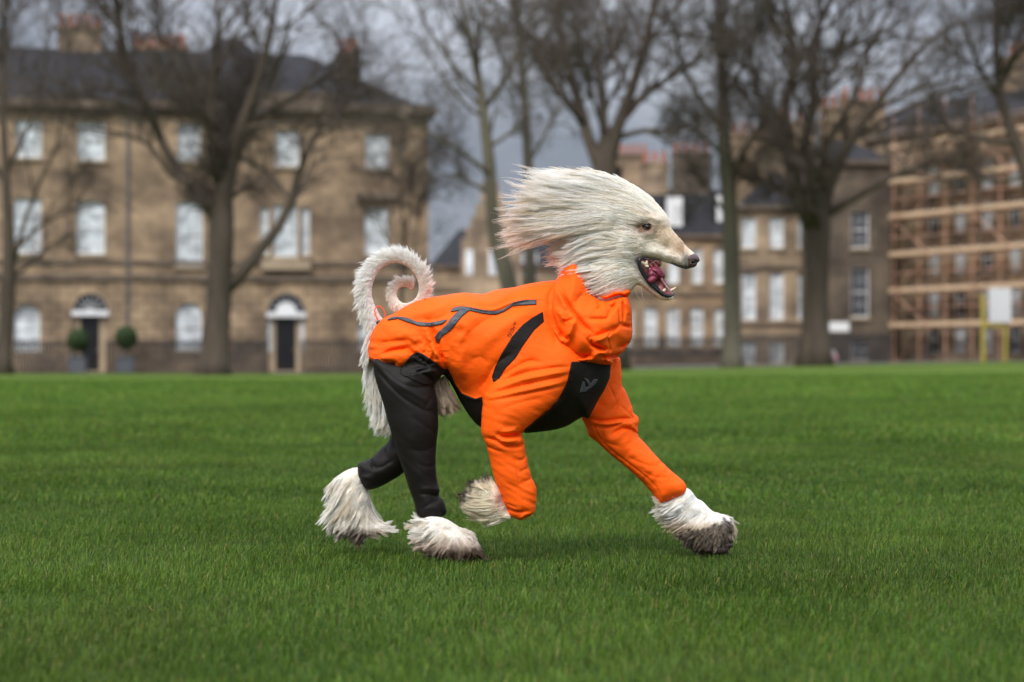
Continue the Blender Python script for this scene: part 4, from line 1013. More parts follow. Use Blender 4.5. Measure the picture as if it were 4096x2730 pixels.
def make_grass():
    r = np.random.default_rng(99)
    zones = [(3.2, 5.2, 22000, .0020, .036), (5.2, 8.5, 20000, .0022, .034), (8.5, 15, 6000, .004, .036), (15, 32, 1000, .009, .040), (32, 70, 90, .022, .045)]
    V, C = [], []
    for y0, y1, den, wd, ht in zones:
        area = .30*(y1*y1-y0*y0)+.8*(y1-y0); n = int(area*den)
        y = np.sqrt(r.uniform(y0*y0, y1*y1, n)); x = r.uniform(-1, 1, n)*(.265*y+.35)
        wf = np.ones(n)
        if y0 < 40:      # wider margin to both sides, sparser
            n2 = int((1.9+.16*(y0+y1)/2)*2*(y1-y0)*den*.33); y2 = r.uniform(y0, y1, n2)
            x2 = r.choice([-1, 1], n2)*(.265*y2+.35+r.uniform(0, 1, n2)*(1.9+.16*y2))
            x = np.r_[x, x2]; y = np.r_[y, y2]; wf = np.r_[wf, np.full(n2, 1.6)]; n += n2
        k = (vnoise(x*1.3+50, y*1.3, 71)+.6*vnoise(x*4+9, y*4, 72)+.5*vnoise(x*11, y*11, 73))/1.6
        h = ht*(1+.30*k)*r.uniform(.5, 1.25, n)
        w = wd*r.uniform(.6, 1.25, n)*wf
        a = r.uniform(0, 2*np.pi, n); lean = np.abs(r.normal(.35, .28, n))
        la = r.normal(.6, 1.4, n)+vnoise(x*2, y*2, 74)*1.5
        z = terrain(x, y)
        base = np.stack([x, y, z-.004], 1); sd = np.stack([np.cos(a), np.sin(a), np.zeros(n)], 1)
        ld = np.stack([np.cos(la), np.sin(la), np.zeros(n)], 1); up = np.array([0, 0, 1.0])
        m1 = base+up*(h*.5)[:, None]*1+ld*(h*lean*.22)[:, None]
        m2 = base+up*(h*.85)[:, None]+ld*(h*lean*.60)[:, None]
        tp = base+up*(h*(1.08-.35*lean))[:, None]+ld*(h*lean*1.15)[:, None]
        W = w[:, None]/2
        V.append(np.stack([base-sd*W, base+sd*W, m1-sd*W*.95, m1+sd*W*.95, m2-sd*W*.65, m2+sd*W*.65, tp], 1))
        q = r.random(n)
        dry = (r.random(n) < .03+.03*np.clip(k, 0, 1)).astype(float)
        c = np.array([.026, .060, .005])*(1-q[:, None]**1.4)+np.array([.128, .212, .025])*q[:, None]**1.4
        bl = (r.random(n) < .2)[:, None]; c = np.where(bl, c*.8+np.array([.010, .026, .012]), c)
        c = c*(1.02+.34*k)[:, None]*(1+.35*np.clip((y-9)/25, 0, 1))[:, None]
        pt = np.clip(vnoise(x*.8+3, y*.5, 77)*.9+vnoise(x*2.7, y*1.9, 78)*.5, -1, 1)[:, None]; c = c*np.array([1, 1, 1])+np.clip(pt, 0, 1)*np.array([.020, .012, .004])-np.clip(-pt, 0, 1)*c*.18
        c = c*(1-dry[:, None])+np.array([.26, .21, .07])*dry[:, None]*r.uniform(.5, 1.2, n)[:, None]
        C.append(c)
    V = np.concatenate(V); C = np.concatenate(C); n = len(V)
    b = np.arange(n, dtype=np.int32)[:, None]*7
    Q = np.concatenate([b+np.array([[0, 1, 3, 2]]), b+np.array([[2, 3, 5, 4]])]); T = b+np.array([[4, 5, 6]])
    me = bpy.data.meshes.new('grass'); me.vertices.add(n*7); me.vertices.foreach_set('co', V.astype(np.float32).ravel())
    idx = np.concatenate([Q.ravel(), T.ravel()]).astype(np.int32)
    st = np.concatenate([np.arange(len(Q))*4, len(Q)*4+np.arange(n)*3]).astype(np.int32)
    me.loops.add(len(idx)); me.loops.foreach_set('vertex_index', idx); me.polygons.add(len(st)); me.polygons.foreach_set('loop_start', st)
    me.update(calc_edges=True); me.polygons.foreach_set('use_smooth', np.ones(len(st), bool))
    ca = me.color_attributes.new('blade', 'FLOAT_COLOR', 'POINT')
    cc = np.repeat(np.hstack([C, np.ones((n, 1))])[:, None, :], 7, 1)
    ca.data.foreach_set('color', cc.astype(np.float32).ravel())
    m = bpy.data.materials.new('grass_blade'); m.use_nodes = True; t = m.node_tree; t.nodes.clear(); l = t.links.new
    o = t.nodes.new('ShaderNodeOutputMaterial'); p = t.nodes.new('ShaderNodeBsdfPrincipled'); tr = t.nodes.new('ShaderNodeBsdfTranslucent'); mx = t.nodes.new('ShaderNodeMixShader')
    at = t.nodes.new('ShaderNodeAttribute'); at.attribute_name = 'blade'
    l(at.outputs['Color'], p.inputs['Base Color']); l(at.outputs['Color'], tr.inputs['Color'])
    p.inputs['Roughness'].default_value = .5; p.inputs['Specular IOR Level'].default_value = .16; mx.inputs[0].default_value = .35
    l(p.outputs[0], mx.inputs[1]); l(tr.outputs[0], mx.inputs[2]); l(mx.outputs[0], o.inputs['Surface'])
    ob = link_mesh('grass', me, m); ob['kind'] = 'stuff'; ob['label'] = 'short green lawn grass with a few dry yellow blades'
make_grass()
# ================================================================ BUILDINGS
def stone(name, c1, c2, sc=.45, course=.38, mortar=.72, ms=.012):
    m = bpy.data.materials.new(name); m.use_nodes = True
    n = m.node_tree; p = n.nodes['Principled BSDF']; l = n.links.new
    t = n.nodes.new('ShaderNodeTexCoord'); sx = n.nodes.new('ShaderNodeSeparateXYZ'); cb = n.nodes.new('ShaderNodeCombineXYZ')
    l(t.outputs['Object'], sx.inputs[0]); ad = n.nodes.new('ShaderNodeMath'); ad.operation = 'ADD'
    l(sx.outputs['X'], ad.inputs[0]); l(sx.outputs['Y'], ad.inputs[1]); l(ad.outputs[0], cb.inputs['X']); l(sx.outputs['Z'], cb.inputs['Y'])
    b = n.nodes.new('ShaderNodeTexBrick'); b.inputs['Scale'].default_value = 1.0
    b.inputs['Brick Width'].default_value = course*2.3; b.inputs['Row Height'].default_value = course; b.inputs['Mortar Size'].default_value = ms
    b.inputs['Color1'].default_value = (*c1, 1); b.inputs['Color2'].default_value = (*c2, 1); b.inputs['Mortar'].default_value = (*[x*mortar for x in c1], 1)
    l(cb.outputs[0], b.inputs['Vector'])
    z = n.nodes.new('ShaderNodeTexNoise'); z.inputs['Scale'].default_value = sc; z.inputs['Detail'].default_value = 6; l(t.outputs['Object'], z.inputs['Vector'])
    r = n.nodes.new('ShaderNodeValToRGB'); r.color_ramp.elements[0].position = .38; r.color_ramp.elements[0].color = (.40, .38, .37, 1); r.color_ramp.elements[1].position = .66; r.color_ramp.elements[1].color = (1.12, 1.08, 1.02, 1)
    mx = n.nodes.new('ShaderNodeMix'); mx.data_type = 'RGBA'; mx.blend_type = 'MULTIPLY'; mx.inputs[0].default_value = 1
    l(z.outputs['Fac'], r.inputs[0]); l(b.outputs['Color'], mx.inputs['A']); l(r.outputs[0], mx.inputs['B']); l(mx.outputs['Result'], p.inputs['Base Color'])
    p.inputs['Roughness'].default_value = .85
    return m
M_st1 = stone('sandstone', (.43, .315, .205), (.31, .225, .145))
M_st1r = stone('rusticated_sandstone', (.47, .35, .225), (.38, .28, .18), course=.44, mortar=.35, ms=.035)
M_st2 = stone('pale_sandstone', (.45, .345, .235), (.37, .28, .19))
M_st3 = stone('dark_sandstone', (.16, .125, .09), (.12, .095, .07))
M_trim = mat('weathered_trim', (.15, .115, .085), .8, var=.35, vscale=1.2)
M_trim2 = mat('light_stone_trim', (.36, .28, .19), .8, var=.2, vscale=1)
M_slate = mat('slate', (.026, .025, .028), .8, .15, var=.3, vscale=2, bump=.4, bscale=12, bdist=.05)
M_pale_pane = mat('blind_and_reflection_pane', (.60, .64, .66), .15, .5, var=.42, vscale=1.6)  # blinds, reflected sky and trees all painted into the pale mottled colour
M_dark = mat('dark_pane', (.03, .033, .04), .08, .7, var=.3, vscale=1.5)
M_white = mat('white_paint', (.78, .78, .77), .5)
M_black_p = mat('black_paint', (.012, .012, .014), .3, .5)
M_iron = mat('iron', (.018, .018, .02), .5, .4)
M_pot = mat('terracotta', (.38, .14, .075), .8, var=.2, vscale=3)
M_lead = mat('grey_pipe', (.10, .105, .115), .6)
M_int = mat('dim_interior', (.04, .035, .03), .9)

class Facade:
    """a straight street front through (x0, y0) running at angle a; built in local u, depth, z"""
    def __init__(s, name, x0, y0, a, label, cat='building', group=None, z0=0):
        s.x0, s.y0, s.a = x0, y0, a; s.z0 = z0
        s.root = empty(name, (x0, y0, z0), label, cat, group, rz=a)
    def hit(s, px, py):
        """photo pixel -> (u, z) on the front"""
        dx = (px-CX)/FPX; c, sn = math.cos(s.a), math.sin(s.a)
        # x0 + u c = t dx ; y0 + u sn = t
        u = (s.y0*dx-s.x0)/(c-sn*dx); t = s.y0+u*sn
        return u, CAMH+(HY-py)/FPX*t-s.z0
    def rect(s, x0, y0, x1, y1):
        a = s.hit(x0, y1); b = s.hit(x1, y0); return a[0], b[0], a[1], b[1]
def wall_cells(mb, u0, u1, z0, z1, holes, th=.35):
    us = sorted({u0, u1, *[h[0] for h in holes], *[h[1] for h in holes]}); zs = sorted({z0, z1, *[h[2] for h in holes], *[h[3] for h in holes]})
    us = [u for u in us if u0 <= u <= u1]; zs = [z for z in zs if z0 <= z <= z1]
    for i in range(len(us)-1):
        run = None
        for j in range(len(zs)-1):
            cu, cz = (us[i]+us[i+1])/2, (zs[j]+zs[j+1])/2
            inside = any(h[0] < cu < h[1] and h[2] < cz < h[3] for h in holes)
            if not inside:
                if run is None: run = [zs[j], zs[j+1]]
                else: run[1] = zs[j+1]
            if inside or j == len(zs)-2:
                if run: mb.box(us[i], us[i+1], 0, th, run[0], run[1]); run = None
    return mb
def arch_poly(u0, u1, zs, n=12):
    c, r = (u0+u1)/2, (u1-u0)/2
    return [(c+r*math.cos(math.pi*k/n), zs+r*math.sin(math.pi*k/n)) for k in range(n+1)]
def window(F, u0, u1, z0, z1, arched=False, pane=M_pale_pane, sill=True, surround=None, bars=(3, 4)):
    w = MB(); d = .16; t = .07
    zs = z1-(u1-u0)/2 if arched else z1
    w.box(u0, u0+t, d, d+.08, z0, zs); w.box(u1-t, u1, d, d+.08, z0, zs); w.box(u0+t, u1-t, d, d+.08, z0, z0+t); w.box(u0+t, u1-t, d, d+.08, (z0+z1)/2-.03, (z0+z1)/2+.03)
    if arched:
        o_ = arch_poly(u0, u1, zs); i_ = arch_poly(u0+t, u1-t, zs); w.prism([*o_, *reversed(i_)], d, d+.08)
    else: w.box(u0+t, u1-t, d, d+.08, z1-t, z1)
    for k in range(1, bars[0]):
        u = u0+(u1-u0)*k/bars[0]; w.box(u-.012, u+.012, d+.02, d+.05, z0+t, zs-(0 if arched else t))
    for k in range(1, bars[1]):
        z = z0+(z1-z0)*k/bars[1]
        if abs(z-(z0+z1)/2) > .1: w.box(u0+t, u1-t, d+.022, d+.048, z-.012, z+.012)
    o = w.build('window', M_white, F.root)
    g = MB()
    if arched: g.prism([(u0, z0), (u1, z0), *arch_poly(u0, u1, zs)], d+.06, d+.09)
    else: g.box(u0+.01, u1-.01, d+.055, d+.085, z0+.01, z1-.01)
    g.build('pane', pane, o)
    if sill: MB().box(u0-.12, u1+.12, -.14, .14, z0-.16, z0-.003).build('sill', M_trim2, o)
    if arched:
        s = MB(); c, r = (u0+u1)/2, (u1-u0)/2
        for sg in (0, 1):
            A = arch_poly(u0, u1, zs); half = [p for p in A if (p[0] <= c+1e-6 if sg else p[0] >= c-1e-6)]
            cu = u0 if sg else u1
            pl = [(c, z1+.004), *([(cu, z1+.004)]), *(reversed(half) if sg else half)] if sg else [(cu, z1+.004), (c, z1+.004), *reversed(half)]
            s.prism(pl, .004, .30)
        s.build('spandrel', surround or M_st1r, o)
    return o
def rail_fence(name, x0, x1, y, z, label, h=1.15, sp=.14, group=None, ang=0):
    r = empty(name, ((x0+x1)/2, y, z), label, 'railing', group, rz=ang); L_ = (x1-x0)/2
    m = MB().box(-L_, L_, -.02, .02, h-.16, h-.12).box(-L_, L_, -.02, .02, .12, .16); m.build('rail', M_iron, r)
    m = MB(); u = -L_
    while u < L_: m.box(u-.048, u+.048, -.02, .02, 0, h); m.add([(u-.03, 0, h), (u+.03, 0, h), (u, 0, h+.12), (u, .02, h+.05), (u, -.02, h+.05)], [(0, 2, 3), (2, 1, 3), (0, 4, 2), (4, 1, 2)]); u += sp
    m.build('bars', M_iron, r)
    MB().box(-L_, L_, -.15, .15, -.15, -.001+.0).build('kerb', M_trim, r)
    return r
D = 4096/2353.0
def dd(*p): return [v*D for v in p]
# ---- big terraced house on the left
A = Facade('stone_townhouse', -30.0, 127.0, math.radians(11.5), 'large three-storey sandstone townhouse front with slate roof behind the left trees')
uL = A.hit(-260*D, 500)[0]; uR = A.hit(984*D, 500)[0]
zt = A.hit(700*D, 258*D)[1]; zb = -.2
wins1 = [(32,92,700,808,True),(404,464,695,806,True)]     # ground floor arches
wins2 = [(32,95,455,582,False),(176,241,462,584,False),(404,466,464,612,False),(628,684,470,590,False),(838,894,476,586,False)]
wins3 = [(36,96,276,362,False),(178,241,281,368,False),(408,462,284,370,False),(632,688,298,382,False),(840,895,306,388,False)]
extra = [(598,618,476,586,False),(692,712,476,586,False),(822,848,745,806,False)]
left_off = [(-116,-56,455,582,False),(-116,-56,276,362,False),(-116,-56,700,808,True),(-240,-180,455,582,False),(-240,-180,276,362,False)]
holes = []; WL = []
for a_, b_, c_, d_, ar in wins1+wins2+wins3+extra+left_off:
    u0, u1, z0, z1 = A.rect(a_*D, c_*D, b_*D, d_*D); holes.append((u0, u1, z0, z1)); WL.append((u0, u1, z0, z1, ar))
doors = []
for a_, b_ in ((164, 250), (612, 704)):
    u0, u1, z0, z1 = A.rect(a_*D, 672*D, b_*D, 852*D); z0 = zb+.12; doors.append((u0, u1, z0, z1)); holes.append((u0, u1, z0, z1))
zg = A.hit(500*D, 640*D)[1]
m = MB(); wall_cells(m, uL, uR, zg, zt, [h for h in holes if h[2] > zg-1]); m.build('wall', M_st1, A.root)
m = MB(); wall_cells(m, uL, uR, zb-.6, zg, [h for h in holes if h[2] < zg]); m.build('ground_floor_wall', M_st1r, A.root)
MB().box(uL, uL+.4, .35, 14, zb-.6, zt).box(uR-.4, uR, .352, 14, zb-.6, zt).box(uL, uR, 13.6, 14, zb-.6, zt).build('side_wall', M_st1, A.root)
MB().box(uL+.4, uR-.4, 1.2, 1.3, zb-.6, zt).build('interior', M_int, A.root)
for w_ in WL: window(A, *w_, surround=M_st1r)
MB().box(uL-.1, uR+.12, -.16, -.002, zg-.12, zg+.16).box(uL-.1, uR+.12, -.10, -.002, A.hit(500*D, 604*D)[1]-.12, A.hit(500*D, 604*D)[1]+.1).build('string_course', M_trim, A.root)
pl_ = MB(); ds_ = sorted(doors)
for a_, b_ in ((uL-.05, ds_[0][0]-.3), (ds_[0][1]+.3, ds_[1][0]-.3), (ds_[1][1]+.3, uR+.05)): pl_.box(a_, b_, -.12, -.002, zb-.6, zb+.95)
pl_.build('plinth', M_st1r, A.root)
MB().box(uL-.3, uR+.45, -.55, .2, zt, zt+.28).box(uL-.2, uR+.30, -.30, .2, zt-.25, zt-.003).box(uL-.2, uR+.2, -.05, .2, zt+.283, zt+.5).build('cornice', M_trim, A.root)
zr = zt+.35; zt2 = A.hit(200*D, 78*D)[1]
rf = MB(); rf.add([(uL-.2, .25, zr), (uR-.1, .25, zr), (uR-.1, 13.5, zr), (uL-.2, 13.5, zr), (uL-.2, 6.5, zt2), (uR-6.0, 6.5, zt2)], [(0, 1, 5, 4), (1, 2, 5), (2, 3, 4, 5), (3, 0, 4), (0, 3, 2, 1)])
roof = rf.build('roof', M_slate, A.root)
# pedimented centre bay of the block with its own higher roof
ua, ub = A.hit(395*D, 300)[0], A.hit(700*D, 300)[0]; zpk = A.hit(560*D, 55*D)[1]
MB().add([(ua-1, .5, zr), (ub+1.2, .5, zr), ((ua+ub)/2+.6, 6, zpk), ((ua+ub)/2-.6, 6, zpk), (ua-1, 12, zr), (ub+1.2, 12, zr)], [(0, 1, 2, 3), (1, 5, 2), (5, 4, 3, 2), (4, 0, 3), (0, 4, 5, 1)]) or None
mm = MB(); mm.add([(ua-1, .5, zr+.01), (ub+1.2, .5, zr+.01), ((ua+ub)/2+.6, 6, zpk), ((ua+ub)/2-.6, 6, zpk), (ua-1, 12, zr+.01), (ub+1.2, 12, zr+.01)], [(0, 1, 2, 3), (1, 5, 2), (5, 4, 3, 2), (4, 0, 3), (0, 4, 5, 1)]); mm.build('roof', M_slate, A.root)
MB().box(A.hit(600*D, 240*D)[0], A.hit(770*D, 240*D)[0], .0, .5, zt+.505, A.hit(700*D, 212*D)[1]).build('parapet', M_trim, A.root)
def chimney(F, u, d, z0, z1, w, roof_, pots=4, m=M_st1, dp=.9):
    c = MB().box(u-w/2, u+w/2, d-dp/2, d+dp/2, z0, z1).box(u-w/2-.1, u+w/2+.1, d-dp/2-.1, d+dp/2+.1, z1, z1+.2).build('chimney', m, roof_)
    p = MB()
    for k in range(pots):
        x = u-w/2+w*(k+.5)/pots; p.cyl(x, d, z1+.203, z1+.95, .17, .14, 10)
    p.build('chimney_pots', M_pot, c)
chimney(A, A.hit(190*D, 60*D)[0], 6.6, zt2-1.0, A.hit(190*D, 60*D)[1]+.6, 2.4, roof, 5, M_st2)
chimney(A, A.hit(385*D, 100*D)[0], 7.2, zt2-2.2, A.hit(385*D, 105*D)[1]+.6, 3.0, roof, 7, M_st1)
chimney(A, A.hit(820*D, 120*D)[0], 3.6, zr+.3, A.hit(820*D, 112*D)[1], 1.2, roof, 3, M_trim)
# sky light
q_ = A.hit(290*D, 237*D); MB().box(q_[0]-.35, q_[0]+.35, -.62, -.56, q_[1]-.25, q_[1]+.2).build('gutter_box', M_lead, A.root)
u = A.hit(294*D, 400)[0]; MB().box(u-.055, u+.055, -.13, -.17+.0+.18, zb+2, zt-.3).build('downpipe', M_lead, A.root)
for k, (u0, u1, z0, z1) in enumerate(doors):
    zs = z1-(u1-u0)/2; ds = empty('door', (0, 0, 0)); ds.parent = A.root
    uc = (u0+u1)/2; hw = (u1-u0)*.25; zd = zs-.28
    MB().box(uc-hw, uc+hw, .30, .36, z0, zd).build('door_leaf', M_black_p, ds)
    kn = MB().sphere((uc+hw*.8, .27, z0+1.1), .05, 8, 6); kn.build('handle', M_trim2, ds, True)
    pm = M_white if k == 0 else M_trim2
    MB().box(u0, uc-hw-.003, .28, .38, z0, zd).box(uc+hw+.003, u1, .28, .38, z0, zd).build('door_surround', M_trim2, ds)
    if k == 1: MB().box(u0+.10, uc-hw-.25, .262, .277, z0+1, zd-.2).box(uc+hw+.25, u1-.10, .262, .277, z0+1, zd-.2).build('side_light', M_pale_pane, ds)
    MB().box(u0+.01, u1-.01, -.04, .35, zd+.003, zs).build('lintel', M_white, ds)
    MB().prism(arch_poly(u0+.07, u1-.07, zs+.003), .16, .22).build('fanlight', M_dark, ds)
    f = MB(); c = uc; r = (u1-u0)/2
    MB().prism([*arch_poly(u0-.03, u1+.03, zs+.004), *reversed(arch_poly(u0+.07, u1-.07, zs+.004))], -.06, .15).build('arch_ring', M_trim2, ds)
    for q in range(1, 8):
        an = math.pi*q/8; ca, sa = math.cos(an), math.sin(an)
        f.prism([(c+.2*ca-.014*sa, zs+.006+.2*sa+.014*ca), (c+(r-.08)*ca-.014*sa, zs+.006+(r-.08)*sa+.014*ca), (c+(r-.08)*ca+.014*sa, zs+.006+(r-.08)*sa-.014*ca), (c+.2*ca+.014*sa, zs+.006+.2*sa-.014*ca)], .12, .155)
    f.prism(arch_poly(c-(r*.5 if k else .12), c+(r*.5 if k else .12), zs+.008), .125, .158)
    f.build('fanlight_tracery', M_white, ds)
    s = MB()
    for sg in (0, 1):
        Ap = arch_poly(u0, u1, zs); half = [p for p in Ap if (p[0] <= uc+1e-6 if sg else p[0] >= uc-1e-6)]; cu = u0 if sg else u1
        s.prism([(uc, z1+.004), (cu, z1+.004), *reversed(half)] if sg else [(cu, z1+.004), (uc, z1+.004), *reversed(half)], .005, .25)
    s.build('spandrel', M_st1r, ds)
    MB().box(uc-.8, uc+.8, -1.6, -.01, zb-.1, z0-.02).build('doorstep', M_trim2, ds)
# wide balcony under the first floor tripartite window
u0, u1 = A.hit(600*D, 600*D)[0], A.hit(712*D, 600*D)[0]; z = A.hit(650*D, 600*D)[1]
MB().box(u0, u1, -.35, -.11, z-.5, z+.05).build('window_apron', M_trim2, A.root)
MB().box(A.hit(820*D, 450*D)[0], A.hit(912*D, 450*D)[0], -.3, -.002, A.hit(866*D, 458*D)[1], A.hit(866*D, 444*D)[1]).build('hood_moulding', M_trim, A.root)

# ---- buildings behind and to the right (zoom units: origin 2500,700 scale 1.4743)
def z9(x, y): return x/1.4743+2500, y/1.4743+700
def simple_block(name, x0, y0, ang, pxL, pxR, py_top, label, wall, wins, pane=M_pale_pane, roof_top=None, depth=9, roof_inset=2.0, dormers=(), zb_=-.3, chim=(), courses=(), hip=True, trim=M_trim, sillm=True):
    F = Facade(name, x0, y0, ang, label)
    uL, uR = F.hit(pxL, 900)[0], F.hit(pxR, 900)[0]; zt = F.hit((pxL+pxR)/2, py_top)[1]
    holes = []
    for a_, b_, c_, d_ in wins: holes.append(F.rect(a_, c_, b_, d_))
    m = MB(); wall_cells(m, uL, uR, zb_, zt, holes); m.build('wall', wall, F.root)
    MB().box(uL, uL+.35, .352, depth, zb_, zt).box(uR-.35, uR, .352, depth, zb_, zt).box(uL+.35, uR-.35, depth-.3, depth, zb_, zt).build('side_wall', wall, F.root)
    MB().box(uL+.35, uR-.35, 1.1, 1.2, zb_, zt).build('interior', M_int, F.root)
    for h in holes: window(F, *h, pane=pane, sill=sillm, bars=(2, 4))
    MB().box(uL-.1, uR+.1, -.3, .1, zt+.002, zt+.25).build('cornice', trim, F.root)
    for py in courses:
        z = F.hit((pxL+pxR)/2, py)[1]; MB().box(uL, uR, -.12, -.002, z-.12, z+.12).build('string_course', trim, F.root)
    if roof_top:
        z2 = F.hit((pxL+pxR)/2, roof_top)[1]*1.0
        r = MB(); i = roof_inset
        r.add([(uL-.1, -.1, zt+.253), (uR+.1, -.1, zt+.253), (uR+.1, depth, zt+.253), (uL-.1, depth, zt+.253), (uL+i, depth/2, z2), (uR-i, depth/2, z2)], [(0, 1, 5, 4), (1, 2, 5), (2, 3, 4, 5), (3, 0, 4), (0, 3, 2, 1)])
        rf = r.build('roof', M_slate, F.root)
        for a_, b_, c_, d_ in dormers:
            du0, du1, dz0, dz1 = F.rect(a_, c_, b_, d_)
            k = (dz0-zt)/(z2-zt)*depth/2
            dm = MB().box(du0-.25, du1+.25, max(k-.4, .1), max(k-.4, .1)+2.5, dz0-.2, dz1+.2).build('dormer', M_slate, rf)
            MB().box(du0, du1, max(k-.4, .1)-.06, max(k-.4, .1)-.004, dz0, dz1).build('pane', M_white, rf)  # dormer glass in plain white, its bright glint put into the colour
        for px, py, w, np_, mm_ in chim:
            u, z = F.hit(px, py); chimney(F, u, depth/2, zt+.5, z, w, rf, np_, mm_)
    else:
        for px, py, w, np_, mm_ in chim:
            u, z = F.hit(px, py); chimney(F, u, depth/2, zt-.5, z, w, F.root, np_, mm_)
    return F
def zw(x, w, ys): return [(*[z9(x-w/2, 0)[0], z9(x+w/2, 0)[0]], z9(0, a)[1], z9(0, b)[1]) for a, b in ys]
# far gabled block in the middle
simple_block('gabled_house', -6.0, 185.0, math.radians(0), 1725, 2560, 1075, 'pale distant house with stepped gable in the gap behind the tail', M_st2,
    [(1857,1890,1000,1105),(1952,1990,1000,1105),(2080,2150,1010,1110),(2240,2290,1010,1110),(2330,2380,1010,1110),(1857,1890,1200,1310),(1952,1990,1200,1310),(2330,2380,1200,1330),(2430,2480,1200,1330)], roof_top=905, chim=[(2440,650,2.2,4,M_st1),(2530,605,2.8,5,M_st1)], courses=(1160,), depth=10)
F = Facade('stone_gable', -4.0, 176.0, 0, 'narrow sandstone gable end with crow steps left of the blown hair')
g0, gz = F.hit(1845, 1000); g1 = F.hit(2085, 1000)[0]; gt = F.hit(1960, 775)[1]
pl = [(g0, -.3), (g1, -.3), (g1, gz)]; n_ = 5
for k in range(n_):
    w = (g1-g0)/2*(1-(k+1)/(n_+1.3)); c = (g0+g1)/2; pl += [(c+(g1-g0)/2*(1-k/(n_+1.3)), gz+(gt-gz)*(k+1)/n_), (c+w, gz+(gt-gz)*(k+1)/n_)]
left = [(2*((g0+g1)/2)-x, z) for x, z in reversed(pl[3:])]
MB().prism(pl+left+[(g0, gz)], 0, 6).build('wall', M_st2, F.root)
cw = MB(); cw.box(F.hit(1925,700)[0], F.hit(1995,700)[0], 1, 3, gt, F.hit(1960, 770)[1]+.8); cw.build('chimney', M_st1, F.root)
for h in ((1862,1892,1000,1100),(1955,1990,1000,1100)):
    u0, u1, z0, z1 = F.rect(h[0], h[2], h[1], h[3]); w = MB().box(u0, u1, -.05, -.002, z0, z1).build('window', M_white, F.root); MB().box(u0+.1, u1-.1, -.07, -.053, z0+.1, z1-.1).build('pane', M_pale_pane, w)
# terrace with dormers right of the nose
wb = []
for x in (150, 283, 423, 562): wb += zw(x, 76, [(780, 1010)])
for x in (10, 150, 285, 423, 553): wb += zw(x, 66, [(430, 640)])
wb += zw(10, 76, [(780, 1010)])
simple_block('dormered_terrace', 12.0, 158.0, math.radians(-3), 2400, z9(640, 0)[0], z9(0, 375)[1], 'tan terraced house with slate roof and dormers right of the hound\'s muzzle', M_st1, wb, roof_top=z9(0, 60)[1],
    dormers=[(z9(245,0)[0], z9(340,0)[0], z9(0,125)[1], z9(0,300)[1]), (z9(545,0)[0], z9(605,0)[0], z9(0,115)[1], z9(0,270)[1])], courses=(z9(0, 700)[1], z9(0, 1050)[1]), chim=[(2770, 600, 2.6, 4, M_trim), (2620, 640, 1.8, 3, M_st2)], depth=9, roof_inset=.5)
wc = []
for x, w in ((730, 84), (893, 84), (1045, 60)): wc += zw(x, w, [(250, 432), (575, 855), (980, 1112)])
simple_block('corner_house', 15.0, 146.0, math.radians(-2), z9(672, 0)[0], z9(1090, 0)[0], z9(0, 205)[1], 'pale sandstone corner house with tall white windows left of the big trunk', M_st2, wc, roof_top=z9(0, -70)[1], courses=(z9(0, 545)[1], z9(0, 880)[1]), chim=[(3180, 470, 3.2, 5, M_st2), (3010, 520, 2.0, 4, M_st1)], depth=10, roof_inset=2.5)
wd = []
for x in (1385,): wd += zw(x, 105, [(215, 430), (545, 840), (975, 1092)])
DD = simple_block('dark_stone_house', 20.0, 141.0, 0, z9(1100, 0)[0], z9(1570, 0)[0], z9(0, -60)[1], 'dark brown stone house wall with dark sash windows between trunk and scaffolding', M_st3, wd, pane=M_dark, roof_top=z9(0, -260)[1], chim=[(3500, 380, 2.6, 5, M_st1), (3380, 410, 1.6, 3, M_st1)], depth=10)
# street name plate on its wall
q0, q1, q2, q3 = DD.rect(*z9(1205, 868), *z9(1322, 925)); MB().box(q0, q1, -.05, -.002, q2, q3).build('name_plate', M_white, DD.root)

# ---- scaffolded building on the right
xa_, ya_ = 22.1+1.5, 140.0+.65; ang = math.atan2(128.6-140.0, 27.2-22.1)
E_ = Facade('scaffolded_house', xa_, ya_, ang, 'sandstone house being repaired behind the scaffolding at the right edge')
zt_ = 13.6; hl = []
for r_ in range(6):
    for c_ in range(11):
        u = 1.0+c_*2.6; hl.append((u, u+1.15, .9+r_*2.35-(.3 if r_ else 0), .9+r_*2.35+1.45))
hl = [h for h in hl if h[3] < zt_-.3]
m = MB(); wall_cells(m, -9, 30, -.3, zt_, hl); m.build('wall', M_st2, E_.root)
for i, h in enumerate(hl): window(E_, *h, pane=M_pale_pane if i % 3 else M_dark, sill=False, bars=(2, 2))
MB().box(.4, 29.6, 1.2, 1.3, -.3, zt_).build('interior', M_int, E_.root)
MB().box(-9, -8.6, .352, 9, -.3, zt_).box(29.6, 30, .352, 9, -.3, zt_).build('side_wall', M_st1, E_.root)
MB().box(-9.2, 30.2, -.3, .1, zt_+.003, zt_+.3).build('cornice', M_trim, E_.root)
r = MB(); r.add([(-9, .1, zt_+.31), (30, .1, zt_+.31), (30, 9, zt_+.31), (-9, 9, zt_+.31), (-7, 4.5, zt_+2.6), (28, 4.5, zt_+2.6)], [(0, 1, 5, 4), (1, 2, 5), (2, 3, 4, 5), (3, 0, 4), (0, 3, 2, 1)]); rr = r.build('roof', M_slate, E_.root)
for u in (4, 12, 20): chimney(E_, u, 4.5, zt_+1, zt_+4.2, 2.6, rr, 5, M_st1)
M_board = mat('scaffold_board', (.58, .41, .26), .7, var=.25, vscale=3)
M_rust = mat('rusty_tube', (.56, .33, .23), .6, var=.5, vscale=1.5)
M_galv = mat('galvanised_tube', (.34, .34, .35), .45, .5, .4)
M_yel = mat('yellow_post', (.50, .40, .07), .5)
